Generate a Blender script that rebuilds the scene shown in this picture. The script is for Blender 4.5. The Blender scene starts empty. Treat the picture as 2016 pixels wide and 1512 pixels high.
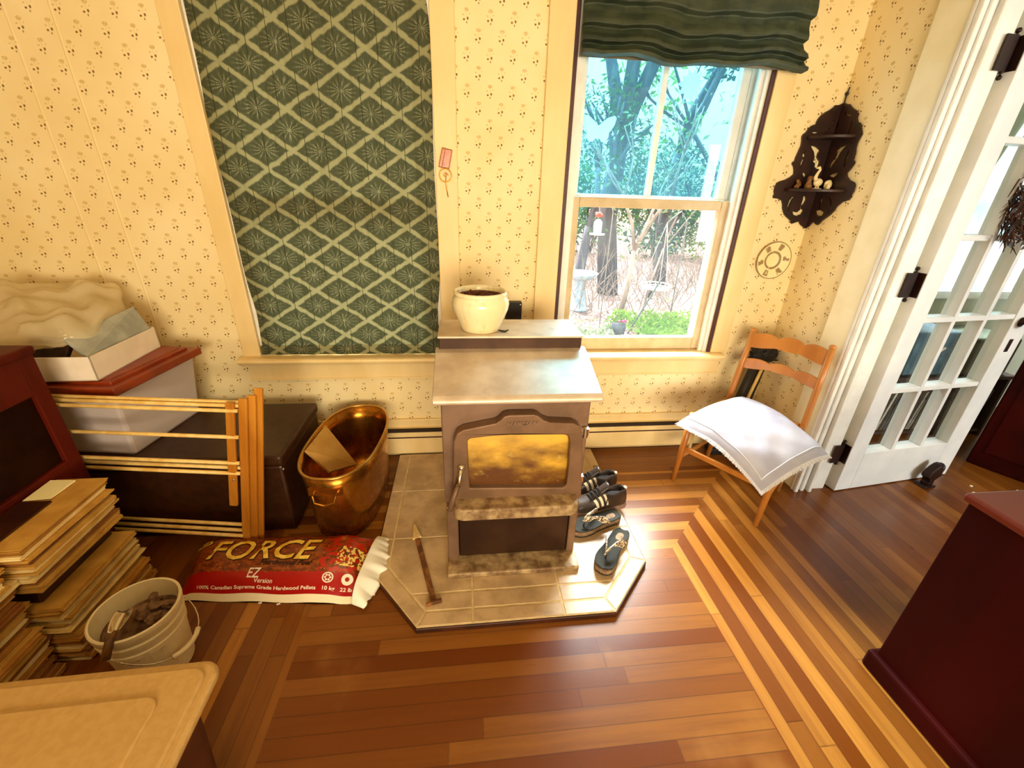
import bpy, bmesh, math, random
from mathutils import Vector, Matrix
PI = math.pi
S = bpy.context.scene
COL = S.collection
random.seed(7)

# ------------------------------------------------------------------ camera
CAM_R = Vector((0.99397, -0.10534, 0.03032))
CAM_U = Vector((0.01685, 0.42012, 0.90731))
CAM_F = Vector((0.10831, 0.90133, -0.41936))
FPX = 833.12
EYE = Vector((0, 0, 1.5))
cam = bpy.data.cameras.new('camera')
cam.sensor_width = 36.0
cam.sensor_fit = 'HORIZONTAL'
cam.lens = FPX / 2016 * 36
cam.clip_start = 0.02
cam.clip_end = 200
camo = bpy.data.objects.new('camera', cam)
COL.objects.link(camo)
m = Matrix((CAM_R, CAM_U, -CAM_F)).transposed().to_4x4()
m.translation = EYE
camo.matrix_world = m
S.camera = camo

# ------------------------------------------------------------------ view, sky and lights
S.view_settings.view_transform = 'Standard'
S.view_settings.look = 'None'
S.view_settings.gamma = 1
S.view_settings.use_curve_mapping = False
S.view_settings.exposure = 0.0
S.cycles.max_bounces = 8
S.cycles.transparent_max_bounces = 16
S.cycles.sample_clamp_indirect = 6

SKY = 5.0
wd = bpy.data.worlds.new('sky')
S.world = wd
wd.use_nodes = True
wt = wd.node_tree
wt.nodes.clear()
wo = wt.nodes.new('ShaderNodeOutputWorld')
wb = wt.nodes.new('ShaderNodeBackground')
wc = wt.nodes.new('ShaderNodeTexCoord')
wsep = wt.nodes.new('ShaderNodeSeparateXYZ')
wr = wt.nodes.new('ShaderNodeValToRGB')
wt.links.new(wc.outputs['Generated'], wsep.inputs[0])
wt.links.new(wsep.outputs['Z'], wr.inputs[0])
wr.color_ramp.elements[0].position = 0.0
wr.color_ramp.elements[0].color = (0.42, 0.47, 0.50, 1)
wr.color_ramp.elements[1].position = 0.6
wr.color_ramp.elements[1].color = (0.95, 1.0, 1.05, 1)
wt.links.new(wr.outputs[0], wb.inputs[0])
wb.inputs[1].default_value = SKY
wt.links.new(wb.outputs[0], wo.inputs[0])

def lamp(name, kind, loc, power, color, size=0.2, size_y=None, rot=(0, 0, 0), portal=False):
    l = bpy.data.lights.new(name, kind)
    l.energy = power
    l.color = color
    if kind == 'AREA':
        l.shape = 'RECTANGLE'
        l.size = size
        l.size_y = size_y or size
        if portal:
            l.cycles.is_portal = True
    else:
        l.shadow_soft_size = size
    o = bpy.data.objects.new(name, l)
    o.location = loc
    o.rotation_euler = rot
    COL.objects.link(o)
    return o
# portals in the panes of the real windows (they only guide the sampling of the sky)
lamp('portal_garden', 'AREA', (0.975, 2.52, 1.35), 1, (1, 1, 1), 0.95, 1.5, (-PI/2, 0, 0), portal=True)
lamp('portal_side_room', 'AREA', (3.55, 2.66, 1.55), 1, (1, 1, 1), 1.0, 1.2, (-PI/2, 0, 0), portal=True)
# the broad bright part of the cloudy sky above the trees, shining in through the garden window
sun = bpy.data.lights.new('hazy_sun', 'SUN')
sun.energy = 82.0
sun.angle = math.radians(62)
sun.color = (0.97, 0.98, 1.0)
suno = bpy.data.objects.new('hazy_sun', sun)
suno.location = (1.0, 12.0, 14.0)
suno.rotation_euler = Vector((-0.04, -1.0, -1.3)).to_track_quat('-Z', 'Y').to_euler()
COL.objects.link(suno)
# assumed warm ceiling bulb and two added unseen fill lights, no windows built there
lamp('assumed_ceiling_bulb', 'POINT', (-0.75, 0.35, 2.35), 14, (1.0, 0.70, 0.36), 0.14)  # no fixture modelled, lamp assumed from the warm light overhead
lamp('added_rear_fill', 'AREA', (0.35, -2.3, 1.25), 82, (1.0, 0.86, 0.61), 2.0, 1.1, (PI/2, 0, 0)).data.spread = math.radians(125)  # warm fill added behind the camera; the front wall has no window
lamp('added_side_room_fill', 'AREA', (4.45, -2.3, 1.5), 135, (0.92, 0.97, 1.0), 1.3, 1.4, (PI/2, 0, 0))  # cool fill added out of view to whiten the open door

# ------------------------------------------------------------------ pixel -> world on a known plane
def at(px, py, x=None, y=None, z=None):
    d = CAM_F + CAM_R * ((px - 1008) / FPX) - CAM_U * ((py - 756) / FPX)
    if x is not None: t = x / d.x
    elif y is not None: t = y / d.y
    else: t = (z - 1.5) / d.z
    return EYE + d * t

# ------------------------------------------------------------------ mesh helpers
class MB:
    def __init__(self): self.v = []; self.f = []
    def add(self, vs, fs, M=None):
        n = len(self.v)
        for p in vs:
            p = Vector(p)
            self.v.append(M @ p if M is not None else p)
        for f in fs: self.f.append([i + n for i in f])
        return self
    def box(self, x0, x1, y0, y1, z0, z1, M=None):
        vs = [(x, y, z) for z in (z0, z1) for y in (y0, y1) for x in (x0, x1)]
        return self.add(vs, [(0, 2, 3, 1), (4, 5, 7, 6), (0, 1, 5, 4), (1, 3, 7, 5), (3, 2, 6, 7), (2, 0, 4, 6)], M)
    def cbox(self, c, s, rz=0, M=None):
        R = Matrix.Translation(Vector(c)) @ Matrix.Rotation(rz, 4, 'Z')
        if M is not None: R = M @ R
        return self.box(-s[0]/2, s[0]/2, -s[1]/2, s[1]/2, -s[2]/2, s[2]/2, R)
    def tube(self, pts, r, n=8, closed=False, M=None):
        pts = [Vector(p) for p in pts]
        N = len(pts)
        rs = r if isinstance(r, (list, tuple)) else [r] * N
        rings = []
        prev = None
        for i, p in enumerate(pts):
            if closed: t = pts[(i+1) % N] - pts[i-1]
            else: t = pts[min(i+1, N-1)] - pts[max(i-1, 0)]
            if t.length < 1e-9: t = Vector((0, 0, 1))
            t.normalize()
            if prev is None:
                a = Vector((0, 0, 1)) if abs(t.z) < 0.9 else Vector((1, 0, 0))
                u = t.cross(a).normalized()
            else:
                u = (prev - t * prev.dot(t))
                u = u.normalized() if u.length > 1e-6 else t.orthogonal().normalized()
            prev = u
            w = t.cross(u)
            rings.append([p + (u * math.cos(2*PI*k/n) + w * math.sin(2*PI*k/n)) * rs[i] for k in range(n)])
        vs = [q for g in rings for q in g]
        fs = []
        for i in range(N if closed else N - 1):
            j = (i + 1) % N
            for k in range(n):
                fs.append((i*n+k, i*n+(k+1) % n, j*n+(k+1) % n, j*n+k))
        if not closed:
            fs.append(list(range(n))[::-1]); fs.append([(N-1)*n+k for k in range(n)])
        return self.add(vs, fs, M)
    def lathe(self, prof, c=(0, 0, 0), n=40, sx=1, sy=1, M=None, sq=2.0):
        vs = []; fs = []
        def se(t):
            a, b = math.cos(t), math.sin(t)
            return (math.copysign(abs(a)**(2/sq), a), math.copysign(abs(b)**(2/sq), b))
        for (r, z) in prof:
            for k in range(n):
                a, b = se(2*PI*k/n)
                vs.append((c[0] + r*sx*a, c[1] + r*sy*b, c[2] + z))
        for i in range(len(prof) - 1):
            for k in range(n):
                fs.append((i*n+k, i*n+(k+1) % n, (i+1)*n+(k+1) % n, (i+1)*n+k))
        if prof[0][0] > 1e-6: fs.append(list(range(n))[::-1])
        if prof[-1][0] > 1e-6: fs.append([(len(prof)-1)*n+k for k in range(n)])
        return self.add(vs, fs, M)
    def prism(self, poly, fn, w0, w1):
        n = len(poly)
        vs = [fn(a, b, w0) for a, b in poly] + [fn(a, b, w1) for a, b in poly]
        fs = [list(range(n))[::-1], [n+k for k in range(n)]]
        for k in range(n): fs.append((k, (k+1) % n, n+(k+1) % n, n+k))
        return self.add(vs, fs)
    def grid(self, fn, nu, nv, wu=False):
        n0 = nu if wu else nu + 1
        vs = [fn(i/nu, j/nv) for j in range(nv+1) for i in range(n0)]
        fs = []
        for j in range(nv):
            for i in range(nu):
                i2 = (i+1) % n0
                fs.append((j*n0+i, j*n0+i2, (j+1)*n0+i2, (j+1)*n0+i))
        return self.add(vs, fs)
    def ball(self, c, r, nu=14, nv=8, M=None, jit=0):
        if not isinstance(r, (tuple, list)): r = (r, r, r)
        vs = []; fs = []
        for j in range(nv+1):
            th = PI*j/nv
            for i in range(nu):
                ph = 2*PI*i/nu
                k = 1 + (random.uniform(-jit, jit) if 0 < j < nv else 0)
                vs.append((c[0]+r[0]*k*math.sin(th)*math.cos(ph), c[1]+r[1]*k*math.sin(th)*math.sin(ph), c[2]+r[2]*k*math.cos(th)))
        for j in range(nv):
            for i in range(nu):
                fs.append((j*nu+i, (j+1)*nu+i, (j+1)*nu+(i+1) % nu, j*nu+(i+1) % nu))
        return self.add(vs, fs, M)

ROOTM = {}
def world_of(o):
    while o.parent is not None: o = o.parent
    return ROOTM[o.name]
def tag(o, label=None, cat=None, group=None, kind=None):
    if label: o['label'] = label
    if cat: o['category'] = cat
    if group: o['group'] = group
    if kind: o['kind'] = kind
    return o
def build(name, mb, mat, parent=None, smooth=False, bevel=0, sub=0, solid=0, local=False, label=None, cat=None, group=None, kind=None, merge=True, seg=2):
    me = bpy.data.meshes.new(name)
    vs = mb.v
    loc = Vector((0, 0, 0))
    if parent is not None:
        if not local:
            inv = world_of(parent).inverted()
            vs = [inv @ p for p in vs]
    elif not local and vs:
        xs = [p.x for p in vs]; ys = [p.y for p in vs]; zs = [p.z for p in vs]
        loc = Vector(((min(xs)+max(xs))/2, (min(ys)+max(ys))/2, min(zs)))
        vs = [p - loc for p in vs]
    me.from_pydata([tuple(p) for p in vs], [], mb.f)
    bm = bmesh.new(); bm.from_mesh(me)
    if merge: bmesh.ops.remove_doubles(bm, verts=bm.verts, dist=1e-5)
    bmesh.ops.recalc_face_normals(bm, faces=bm.faces)
    for f in bm.faces: f.smooth = bool(smooth)
    bm.to_mesh(me); bm.free()
    o = bpy.data.objects.new(name, me)
    COL.objects.link(o)
    me.materials.append(mat)
    if parent is not None: o.parent = parent
    else:
        o.location = loc
        ROOTM[o.name] = Matrix.Translation(loc)
    if bevel:
        b = o.modifiers.new('bevel', 'BEVEL'); b.width = bevel; b.segments = seg; b.limit_method = 'ANGLE'; b.angle_limit = 0.6
    if solid:
        s = o.modifiers.new('solid', 'SOLIDIFY'); s.thickness = solid; s.offset = 0
    if sub:
        s = o.modifiers.new('sub', 'SUBSURF'); s.levels = sub; s.render_levels = sub
    return tag(o, label, cat, group, kind)
def root(name, label, cat, loc=(0, 0, 0), rz=0, group=None):
    o = bpy.data.objects.new(name, None)
    o.empty_display_size = 0.1
    COL.objects.link(o)
    o.location = loc; o.rotation_euler = (0, 0, rz)
    ROOTM[o.name] = Matrix.Translation(Vector(loc)) @ Matrix.Rotation(rz, 4, 'Z')
    return tag(o, label, cat, group)
def struct(name, mb, mat, **k): return build(name, mb, mat, kind='structure', **k)
def copy_tree(o, parent=None):
    c = o.copy(); COL.objects.link(c)
    if parent is not None: c.parent = parent
    else: ROOTM[c.name] = ROOTM[o.name].copy()
    for ch in list(o.children): copy_tree(ch, c)
    return c
def text_mb(s, size, shear=0.0, bold=0.0, fn=None, align='LEFT', depth=0.0, sx=1.0, space=1.0):
    cu = bpy.data.curves.new('lettering_curve', 'FONT')
    cu.body = s; cu.size = size; cu.shear = shear; cu.offset = bold; cu.align_x = align; cu.extrude = depth
    cu.space_character = space; cu.resolution_u = 3
    o = bpy.data.objects.new('lettering_curve', cu); COL.objects.link(o)
    dg = bpy.context.evaluated_depsgraph_get()
    me = bpy.data.meshes.new_from_object(o.evaluated_get(dg))
    mb = MB()
    mb.add([fn(v.co.x*sx, v.co.y, v.co.z) for v in me.vertices], [list(p.vertices) for p in me.polygons])
    bpy.data.objects.remove(o); bpy.data.curves.remove(cu); bpy.data.meshes.remove(me)
    return mb
def fret_mb(outline, holes, depth, fn):
    """a flat board cut with holes: 2D curve outline and holes -> mesh, mapped by fn(u, v, w)"""
    cu = bpy.data.curves.new('fret_curve', 'CURVE'); cu.dimensions = '2D'; cu.fill_mode = 'BOTH'; cu.extrude = depth/2
    for pl in [outline] + holes:
        sp = cu.splines.new('POLY'); sp.points.add(len(pl) - 1)
        for q, p in zip(sp.points, pl): q.co = (p[0], p[1], 0, 1)
        sp.use_cyclic_u = True
    o = bpy.data.objects.new('fret_curve', cu); COL.objects.link(o)
    dg = bpy.context.evaluated_depsgraph_get()
    me = bpy.data.meshes.new_from_object(o.evaluated_get(dg))
    mb = MB(); mb.add([fn(v.co.x, v.co.y, v.co.z) for v in me.vertices], [list(p.vertices) for p in me.polygons])
    bpy.data.objects.remove(o); bpy.data.curves.remove(cu); bpy.data.meshes.remove(me)
    return mb

# ------------------------------------------------------------------ material helpers
def lin(r, g, b):
    f = lambda c: (c/255/12.92) if c/255 <= 0.04045 else ((c/255 + 0.055)/1.055)**2.4
    return (f(r), f(g), f(b), 1)
class X:
    """a socket one can do sums with"""
    def __init__(self, t, s): self.t = t; self.s = s
    def _m(self, op, *o):
        n = self.t.nodes.new('ShaderNodeMath'); n.operation = op
        for i, q in enumerate((self,) + o):
            if isinstance(q, X): self.t.links.new(q.s, n.inputs[i])
            else: n.inputs[i].default_value = q
        return X(self.t, n.outputs[0])
    def __add__(s, o): return s._m('ADD', o)
    def __sub__(s, o): return s._m('SUBTRACT', o)
    def __mul__(s, o): return s._m('MULTIPLY', o)
    def __truediv__(s, o): return s._m('DIVIDE', o)
    def floor(s): return s._m('FLOOR')
    def frac(s): return s._m('FRACT')
    def abs(s): return s._m('ABSOLUTE')
    def sqrt(s): return s._m('SQRT')
    def sin(s): return s._m('SINE')
    def lt(s, o): return s._m('LESS_THAN', o)
    def gt(s, o): return s._m('GREATER_THAN', o)
    def mx(s, o): return s._m('MAXIMUM', o)
    def mn(s, o): return s._m('MINIMUM', o)
    def pw(s, o): return s._m('POWER', o)
    def inv(s): return (s * -1.0) + 1.0
    def smooth(s, a, b):
        n = s.t.nodes.new('ShaderNodeMapRange'); n.interpolation_type = 'SMOOTHSTEP'
        rev = a > b
        if rev: a, b = b, a
        n.inputs['From Min'].default_value = a; n.inputs['From Max'].default_value = b
        n.inputs['To Min'].default_value = 1.0 if rev else 0.0; n.inputs['To Max'].default_value = 0.0 if rev else 1.0
        s.t.links.new(s.s, n.inputs['Value'])
        return X(s.t, n.outputs[0])
class Mat:
    def __init__(self, name, base=(0.5, 0.5, 0.5, 1), rough=0.6, metal=0.0, spec=None, coat=0.0):
        self.m = bpy.data.materials.new(name); self.m.use_nodes = True
        self.t = self.m.node_tree
        self.b = self.t.nodes['Principled BSDF']
        self.out = self.t.nodes['Material Output']
        self.b.inputs['Base Color'].default_value = base
        self.b.inputs['Roughness'].default_value = rough
        self.b.inputs['Metallic'].default_value = metal
        if spec is not None: self.b.inputs['Specular IOR Level'].default_value = spec
        if coat:
            self.b.inputs['Coat Weight'].default_value = coat
            self.b.inputs['Coat Roughness'].default_value = 0.15
    def pos(self):
        g = self.t.nodes.new('ShaderNodeNewGeometry'); s = self.t.nodes.new('ShaderNodeSeparateXYZ')
        self.t.links.new(g.outputs['Position'], s.inputs[0])
        return [X(self.t, o) for o in s.outputs]
    def obj(self):
        g = self.t.nodes.new('ShaderNodeTexCoord'); s = self.t.nodes.new('ShaderNodeSeparateXYZ')
        self.t.links.new(g.outputs['Object'], s.inputs[0])
        return [X(self.t, o) for o in s.outputs]
    def vec(self, x, y, z):
        c = self.t.nodes.new('ShaderNodeCombineXYZ')
        for i, q in enumerate((x, y, z)):
            if isinstance(q, X): self.t.links.new(q.s, c.inputs[i])
            else: c.inputs[i].default_value = q
        return c.outputs[0]
    def noise(self, scale, detail=3, vec=None, stretch=(1, 1, 1), rough=0.55, coord='Object'):
        n = self.t.nodes.new('ShaderNodeTexNoise'); n.inputs['Scale'].default_value = scale; n.inputs['Detail'].default_value = detail
        n.inputs['Roughness'].default_value = rough
        if vec is None:
            g = self.t.nodes.new('ShaderNodeTexCoord'); mp = self.t.nodes.new('ShaderNodeMapping')
            mp.inputs['Scale'].default_value = stretch
            self.t.links.new(g.outputs[coord], mp.inputs[0]); vec = mp.outputs[0]
        self.t.links.new(vec, n.inputs['Vector'])
        return X(self.t, n.outputs[0])
    def white(self, vec):
        n = self.t.nodes.new('ShaderNodeTexWhiteNoise'); n.noise_dimensions = '3D'
        self.t.links.new(vec, n.inputs['Vector'])
        return X(self.t, n.outputs['Value'])
    def mix(self, fac, a, b):
        n = self.t.nodes.new('ShaderNodeMix'); n.data_type = 'RGBA'
        for sock, q in ((n.inputs[0], fac), (n.inputs[6], a), (n.inputs[7], b)):
            if isinstance(q, X): self.t.links.new(q.s, sock)
            elif hasattr(q, 'links'): self.t.links.new(q, sock)
            else: sock.default_value = q
        return n.outputs[2]
    def color(self, s): self.t.links.new(s, self.b.inputs['Base Color']); return self
    def set(self, name, x):
        if isinstance(x, X): self.t.links.new(x.s, self.b.inputs[name])
        else: self.b.inputs[name].default_value = x
        return self
    def bump(self, x, strength=0.3, dist=0.01):
        n = self.t.nodes.new('ShaderNodeBump'); n.inputs['Strength'].default_value = strength; n.inputs['Distance'].default_value = dist
        self.t.links.new(x.s, n.inputs['Height']); self.t.links.new(n.outputs[0], self.b.inputs['Normal'])
        return self
def noisy(name, a, b, rough=0.6, scale=12, stretch=(1, 1, 1), bump=0, metal=0, coat=0, detail=4, lo=0.35, hi=0.65, spec=None):
    M = Mat(name, a, rough, metal, spec, coat)
    n = M.noise(scale, detail, stretch=stretch)
    M.color(M.mix(n.smooth(lo, hi), a, b))
    if bump: M.bump(n, bump, 0.004)
    return M.m

# ------------------------------------------------------------------ materials of the setting
XR, YW, ZC = 1.85, 2.26, 2.75          # right wall, back wall, ceiling
def wallpaper(name, axis):
    M = Mat(name, rough=0.75, spec=0.2)
    p = M.pos(); u = p[axis]; v = p[2]
    PX, PZ = 0.101, 0.131
    fl = None; dk = None
    for k in (0.0, 0.5):
        a = ((u/PX + 100.25 + k).frac() - 0.5) * PX
        b = ((v/PZ + 100.1 + k).frac() - 0.5) * PZ
        def blob(cx, cz, rx, rz, soft=0.35):
            da = (a - cx)/rx; db = (b - cz)/rz; d = (da*da + db*db).sqrt()
            return d.smooth(1.0, 1.0 - soft)
        f = blob(0.003, 0.021, 0.0125, 0.0085).mx(blob(-0.010, 0.004, 0.005, 0.0035)).mx(blob(0.016, 0.008, 0.0035, 0.0035) * 0.8)
        f = f.mx(blob(0.003, 0.004, 0.0014, 0.015) * 0.6)
        d = blob(-0.0075, -0.0115, 0.0052, 0.0044).mx(blob(0.0080, -0.0075, 0.0046, 0.0062)).mx(blob(0.0035, -0.021, 0.0030, 0.0050) * 0.8)
        fl = f if fl is None else fl.mx(f)
        dk = d if dk is None else dk.mx(d)
    n = M.noise(330, 2, vec=M.vec(p[0], p[1], p[2]))
    n2 = M.noise(2.2, 3, vec=M.vec(p[0], p[1], p[2]))
    base = M.mix(n2.smooth(0.3, 0.7), lin(238, 216, 160), lin(246, 228, 180))
    c = M.mix(fl * n.smooth(0.3, 0.6) * 0.70, base, lin(190, 148, 50))
    c = M.mix(dk * 0.95, c, lin(122, 82, 8))
    M.color(c)
    return M.m
M_WALL_B = wallpaper('wallpaper_back', 0)
M_WALL_R = wallpaper('wallpaper_right', 1)
M_CREAM = noisy('cream_paint', lin(232, 203, 140), lin(240, 214, 156), 0.45, 7, (1, 1, 0.3))
M_WHITE = noisy('white_paint', lin(236, 234, 228), lin(225, 223, 216), 0.4, 9)
M_SASH = noisy('worn_sash_paint', lin(206, 186, 148), lin(192, 170, 130), 0.5, 14)
M_CEIL = noisy('ceiling_plaster', lin(235, 222, 190), lin(228, 213, 180), 0.9, 5)
M_SIDEWALL = noisy('side_room_wall', lin(190, 198, 180), lin(200, 206, 190), 0.9, 4)
M_SHADE_DAMPER = noisy('dark_red_shade_and_damper', lin(74, 26, 12), lin(58, 18, 8), 0.5, 20)
M_DARKGAP = Mat('dark_slot', lin(40, 22, 10), 0.8).m

def floor_material():
    M = Mat('oak_strip_floor', rough=0.3, spec=0.42)
    p = M.pos(); x, y = p[0], p[1]
    W = 0.056
    right = (x - 1.19) ; left = (x * -1.0) - 0.86; back = y - 1.62
    side = right.mx(left)
    isside = (side - back).gt(0.0) * side.gt(-0.25)
    s = x * isside + y * isside.inv()
    a = y * isside + x * isside.inv()
    q = (s + 10.0 - 0.01)/W
    idx = q.floor(); fr = q.frac()
    ro = M.white(M.vec(idx, isside, 3.3))
    b = (a + 20.0 + ro * 1.3)/1.35
    bid = b.floor()
    rnd = M.white(M.vec(idx, bid, isside))
    mdist = side.mx(back)
    inband = (mdist.gt(-0.245) * mdist.lt(0.34) * (left - right.mx(back)).lt(0.0)).mx(left.gt(-0.075) * left.lt(0.0) * isside)  # left border keeps one pale strip, other bands left out to imitate dim light
    par = ((idx + 0.0)/2.0).frac().gt(0.25)
    tone = rnd * 0.30 + par * inband * 0.52
    vv = M.vec(s * 26.0, a * 1.6, rnd * 9.0)
    g = M.noise(1.0, 5, vec=vv, rough=0.65)
    wear = M.noise(2.6, 4, vec=M.vec(x, y, 0.0))
    c = M.mix(tone.mn(1.0), lin(102, 47, 3), lin(194, 132, 54))
    c = M.mix(g.smooth(0.40, 0.75) * 0.5, c, lin(98, 46, 6))
    c = M.mix(wear.smooth(0.55, 0.75) * 0.35, c, lin(180, 124, 60))
    gap = (fr.lt(0.03).mx(fr.gt(0.97))) .mx((b.frac() * 1.35).lt(0.004))
    c = M.mix(gap * 0.5, c, lin(64, 28, 6))
    M.color(c)
    M.set('Roughness', g * 0.14 + 0.18 + wear * 0.12)
    M.bump(g * 0.5 - gap, 0.12, 0.002)
    return M.m
M_FLOOR = floor_material()

def glass_material(name, tint, haze=0.0, gloss=0.035, hazecol=(0.8, 0.95, 1, 1)):
    M = Mat(name)
    t = M.t; t.nodes.remove(M.b)
    tr = t.nodes.new('ShaderNodeBsdfTransparent'); tr.inputs[0].default_value = tint
    gl = t.nodes.new('ShaderNodeBsdfGlossy'); gl.inputs['Roughness'].default_value = 0.03
    mx = t.nodes.new('ShaderNodeMixShader'); mx.inputs[0].default_value = gloss
    t.links.new(tr.outputs[0], mx.inputs[1]); t.links.new(gl.outputs[0], mx.inputs[2])
    last = mx
    if haze:
        df = t.nodes.new('ShaderNodeBsdfTranslucent'); df.inputs[0].default_value = hazecol
        m2 = t.nodes.new('ShaderNodeMixShader'); m2.inputs[0].default_value = haze
        t.links.new(mx.outputs[0], m2.inputs[1]); t.links.new(df.outputs[0], m2.inputs[2]); last = m2
    t.links.new(last.outputs[0], M.out.inputs[0])
    return M.m
M_GLASS = glass_material('clear_glass', (0.97, 0.99, 0.97, 1), 0.006)
M_GLASS_UP = glass_material('bluish_old_glass', (0.50, 0.85, 0.98, 1), 0.014, hazecol=(0.5, 0.9, 1, 1))
M_GLASS_DOOR = glass_material('door_glass', (0.93, 0.97, 0.96, 1), 0.0, 0.07)

# ------------------------------------------------------------------ the room
struct('floor', MB().box(-3.2, 5.4, -2.6, 3.3, -0.12, 0.0), M_FLOOR)
struct('ceiling', MB().box(-3.2, 5.4, -2.6, 3.3, ZC, ZC+0.1), M_CEIL)
W1 = (-1.085, -0.125)      # window openings in the back wall
W2 = (0.515, 1.437)
WZ0, WZ1 = 0.645, 2.62
w = MB()
TH = 0.20
for x0, x1 in ((-2.75, W1[0]), (W1[1], W2[0]), (W2[1], XR + 0.16)): w.box(x0, x1, YW, YW+TH, 0, ZC)
for a in (W1, W2):
    w.box(a[0], a[1], YW, YW+TH, 0, WZ0-0.03); w.box(a[0], a[1], YW, YW+TH, WZ1, ZC)
for sx in (-1.727, -1.562):                              # raised seams of the wallpaper
    w.prism([(-0.006, 0), (0, 0.004), (0.006, 0)], lambda a, b, c, sx=sx: Vector((sx + a, YW + 0.0005 - b, c)), 0.0, ZC)
struct('wall_back', w, M_WALL_B, merge=False)
w = MB()
DY0, DY1, DH = 0.86, 1.745, 2.25    # doorway in the right wall
w.box(XR, XR+0.16, -2.6, DY0, 0, ZC); w.box(XR, XR+0.16, DY1, YW, 0, ZC); w.box(XR, XR+0.16, DY0, DY1, DH, ZC)
struct('wall_right', w, M_WALL_R, merge=False)
struct('wall_left', MB().box(-2.75, -2.65, -2.6, YW, 0, ZC), M_WALL_R)
struct('wall_front', MB().box(-2.75, 5.4, -2.6, -2.5, 0, ZC), M_WALL_B)
# the room beyond the doorway
w = MB()
SRY = 2.62
w.box(XR+0.16, 3.02, SRY, SRY+0.12, 0, ZC); w.box(4.1, 5.4, SRY, SRY+0.12, 0, ZC)
w.box(3.02, 4.1, SRY, SRY+0.12, 0, 0.95); w.box(3.02, 4.1, SRY, SRY+0.12, 2.2, ZC)
struct('wall_side_room_back', w, M_SIDEWALL, merge=False)
struct('wall_side_room_right', MB().box(5.2, 5.3, -2.5, SRY, 0, ZC), M_SIDEWALL)
f = MB()
for z0, z1 in ((0.95, 1.0), (1.55, 1.6), (2.15, 2.2)): f.box(3.02, 4.1, SRY+0.03, SRY+0.07, z0, z1)
for x0 in (3.02, 3.54, 4.06): f.box(x0, x0+0.04, SRY+0.03, SRY+0.07, 1.0, 2.15)
struct('window_3', f, M_WHITE, merge=False)
struct('trim_side_room_window', MB().box(2.93, 3.02, SRY-0.02, SRY, 0.9, 2.28).box(4.1, 4.19, SRY-0.02, SRY, 0.9, 2.28).box(2.93, 4.19, SRY-0.05, SRY, 0.90, 0.95), M_WHITE, merge=False)

# casings, stool and apron of the two windows
def casing(x0, x1, name):
    mb = MB().box(x0, x1, YW-0.022, YW, 0.645, 2.75)
    return struct(name, mb, M_CREAM, bevel=0.004)
casing(-1.172, -1.085, 'trim_1'); casing(-0.125, -0.022, 'trim_2')
casing(0.376, 0.492, 'trim_3'); casing(1.458, 1.556, 'trim_4')
struct('trim_5', MB().box(0.490, 0.512, YW-0.012, YW+0.03, 0.645, 2.75).box(1.440, 1.460, YW-0.012, YW+0.03, 0.645, 2.75), M_SHADE_DAMPER, merge=False)  # dark strips standing for the shade on the casings' inner edges
st = MB()
prof = [(2.40, 0.645), (2.20, 0.645), (2.188, 0.641), (2.183, 0.630), (2.188, 0.619), (2.20, 0.615), (2.205, 0.606), (2.225, 0.600), (2.262, 0.600), (2.40, 0.612)]
st.prism(prof, lambda a, b, c: Vector((c, a, b)), -1.185, 1.525)
struct('trim_6', st, M_CREAM)
struct('trim_7', MB().box(-1.165, 1.53, YW-0.02, YW, 0.512, 0.602).box(-1.165, 1.53, YW-0.024, YW, 0.505, 0.517), M_CREAM, merge=False)

# window_1 (behind the lowered blind) and window_2 (open to view): two hung sashes each
def sash(mb, x0, x1, z0, z1, y0, y1, st, bot, top, mull=0):
    mb.box(x0, x0+st, y0, y1, z0, z1); mb.box(x1-st, x1, y0, y1, z0, z1)
    mb.box(x0+st, x1-st, y0, y1, z0, z0+bot); mb.box(x0+st, x1-st, y0, y1, z1-top, z1)
    if mull:
        xm = (x0+x1)/2; mb.box(xm-mull/2, xm+mull/2, y0+0.005, y1-0.005, z0+bot, z1-top)
def window(name, a, dx=0.0):
    jm = MB()
    jm.box(a[0]-0.001, a[0]+0.018, YW, YW+TH, 0.645, WZ1); jm.box(a[1]-0.018, a[1]+0.001, YW, YW+TH, 0.645, WZ1)
    jm.box(a[0], a[1], YW, YW+TH, WZ1-0.02, WZ1); jm.box(a[0]-0.02, a[1]+0.02, YW+0.10, YW+TH+0.05, 0.60, 0.646)
    for s, x in ((1, a[0]+0.018), (-1, a[1]-0.018)):
        for y0, y1, d in ((2.275, 2.292, 0.022), (2.345, 2.356, 0.018), (2.410, 2.428, 0.024)):
            jm.box(min(x, x+s*d), max(x, x+s*d), y0, y1, 0.645, WZ1-0.02)
    j = struct(name, jm, M_WHITE, merge=False)
    lo = MB(); x0, x1 = a[0]+0.022, a[1]-0.022
    sash(lo, x0, x1, 0.650, 1.475, 2.295, 2.342, 0.055, 0.072, 0.05)
    o = build('lower_sash', lo, M_SASH, j, bevel=0.006, merge=False)
    build('pane', MB().box(x0+0.05, x1-0.05, 2.322, 2.325, 0.715, 1.43), M_GLASS, o)
    up = MB(); sash(up, x0, x1, 1.432, 2.595, 2.358, 2.405, 0.055, 0.055, 0.06, 0.030)
    o2 = build('upper_sash', up, M_WHITE if name == 'window_2' else M_SASH, j, bevel=0.006, merge=False)
    build('pane', MB().box(x0+0.05, x1-0.05, 2.383, 2.386, 1.48, 2.54), M_GLASS_UP if name == 'window_2' else M_GLASS, o2)
    return j


window('window_1', W1); window('window_2', W2)

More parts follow.
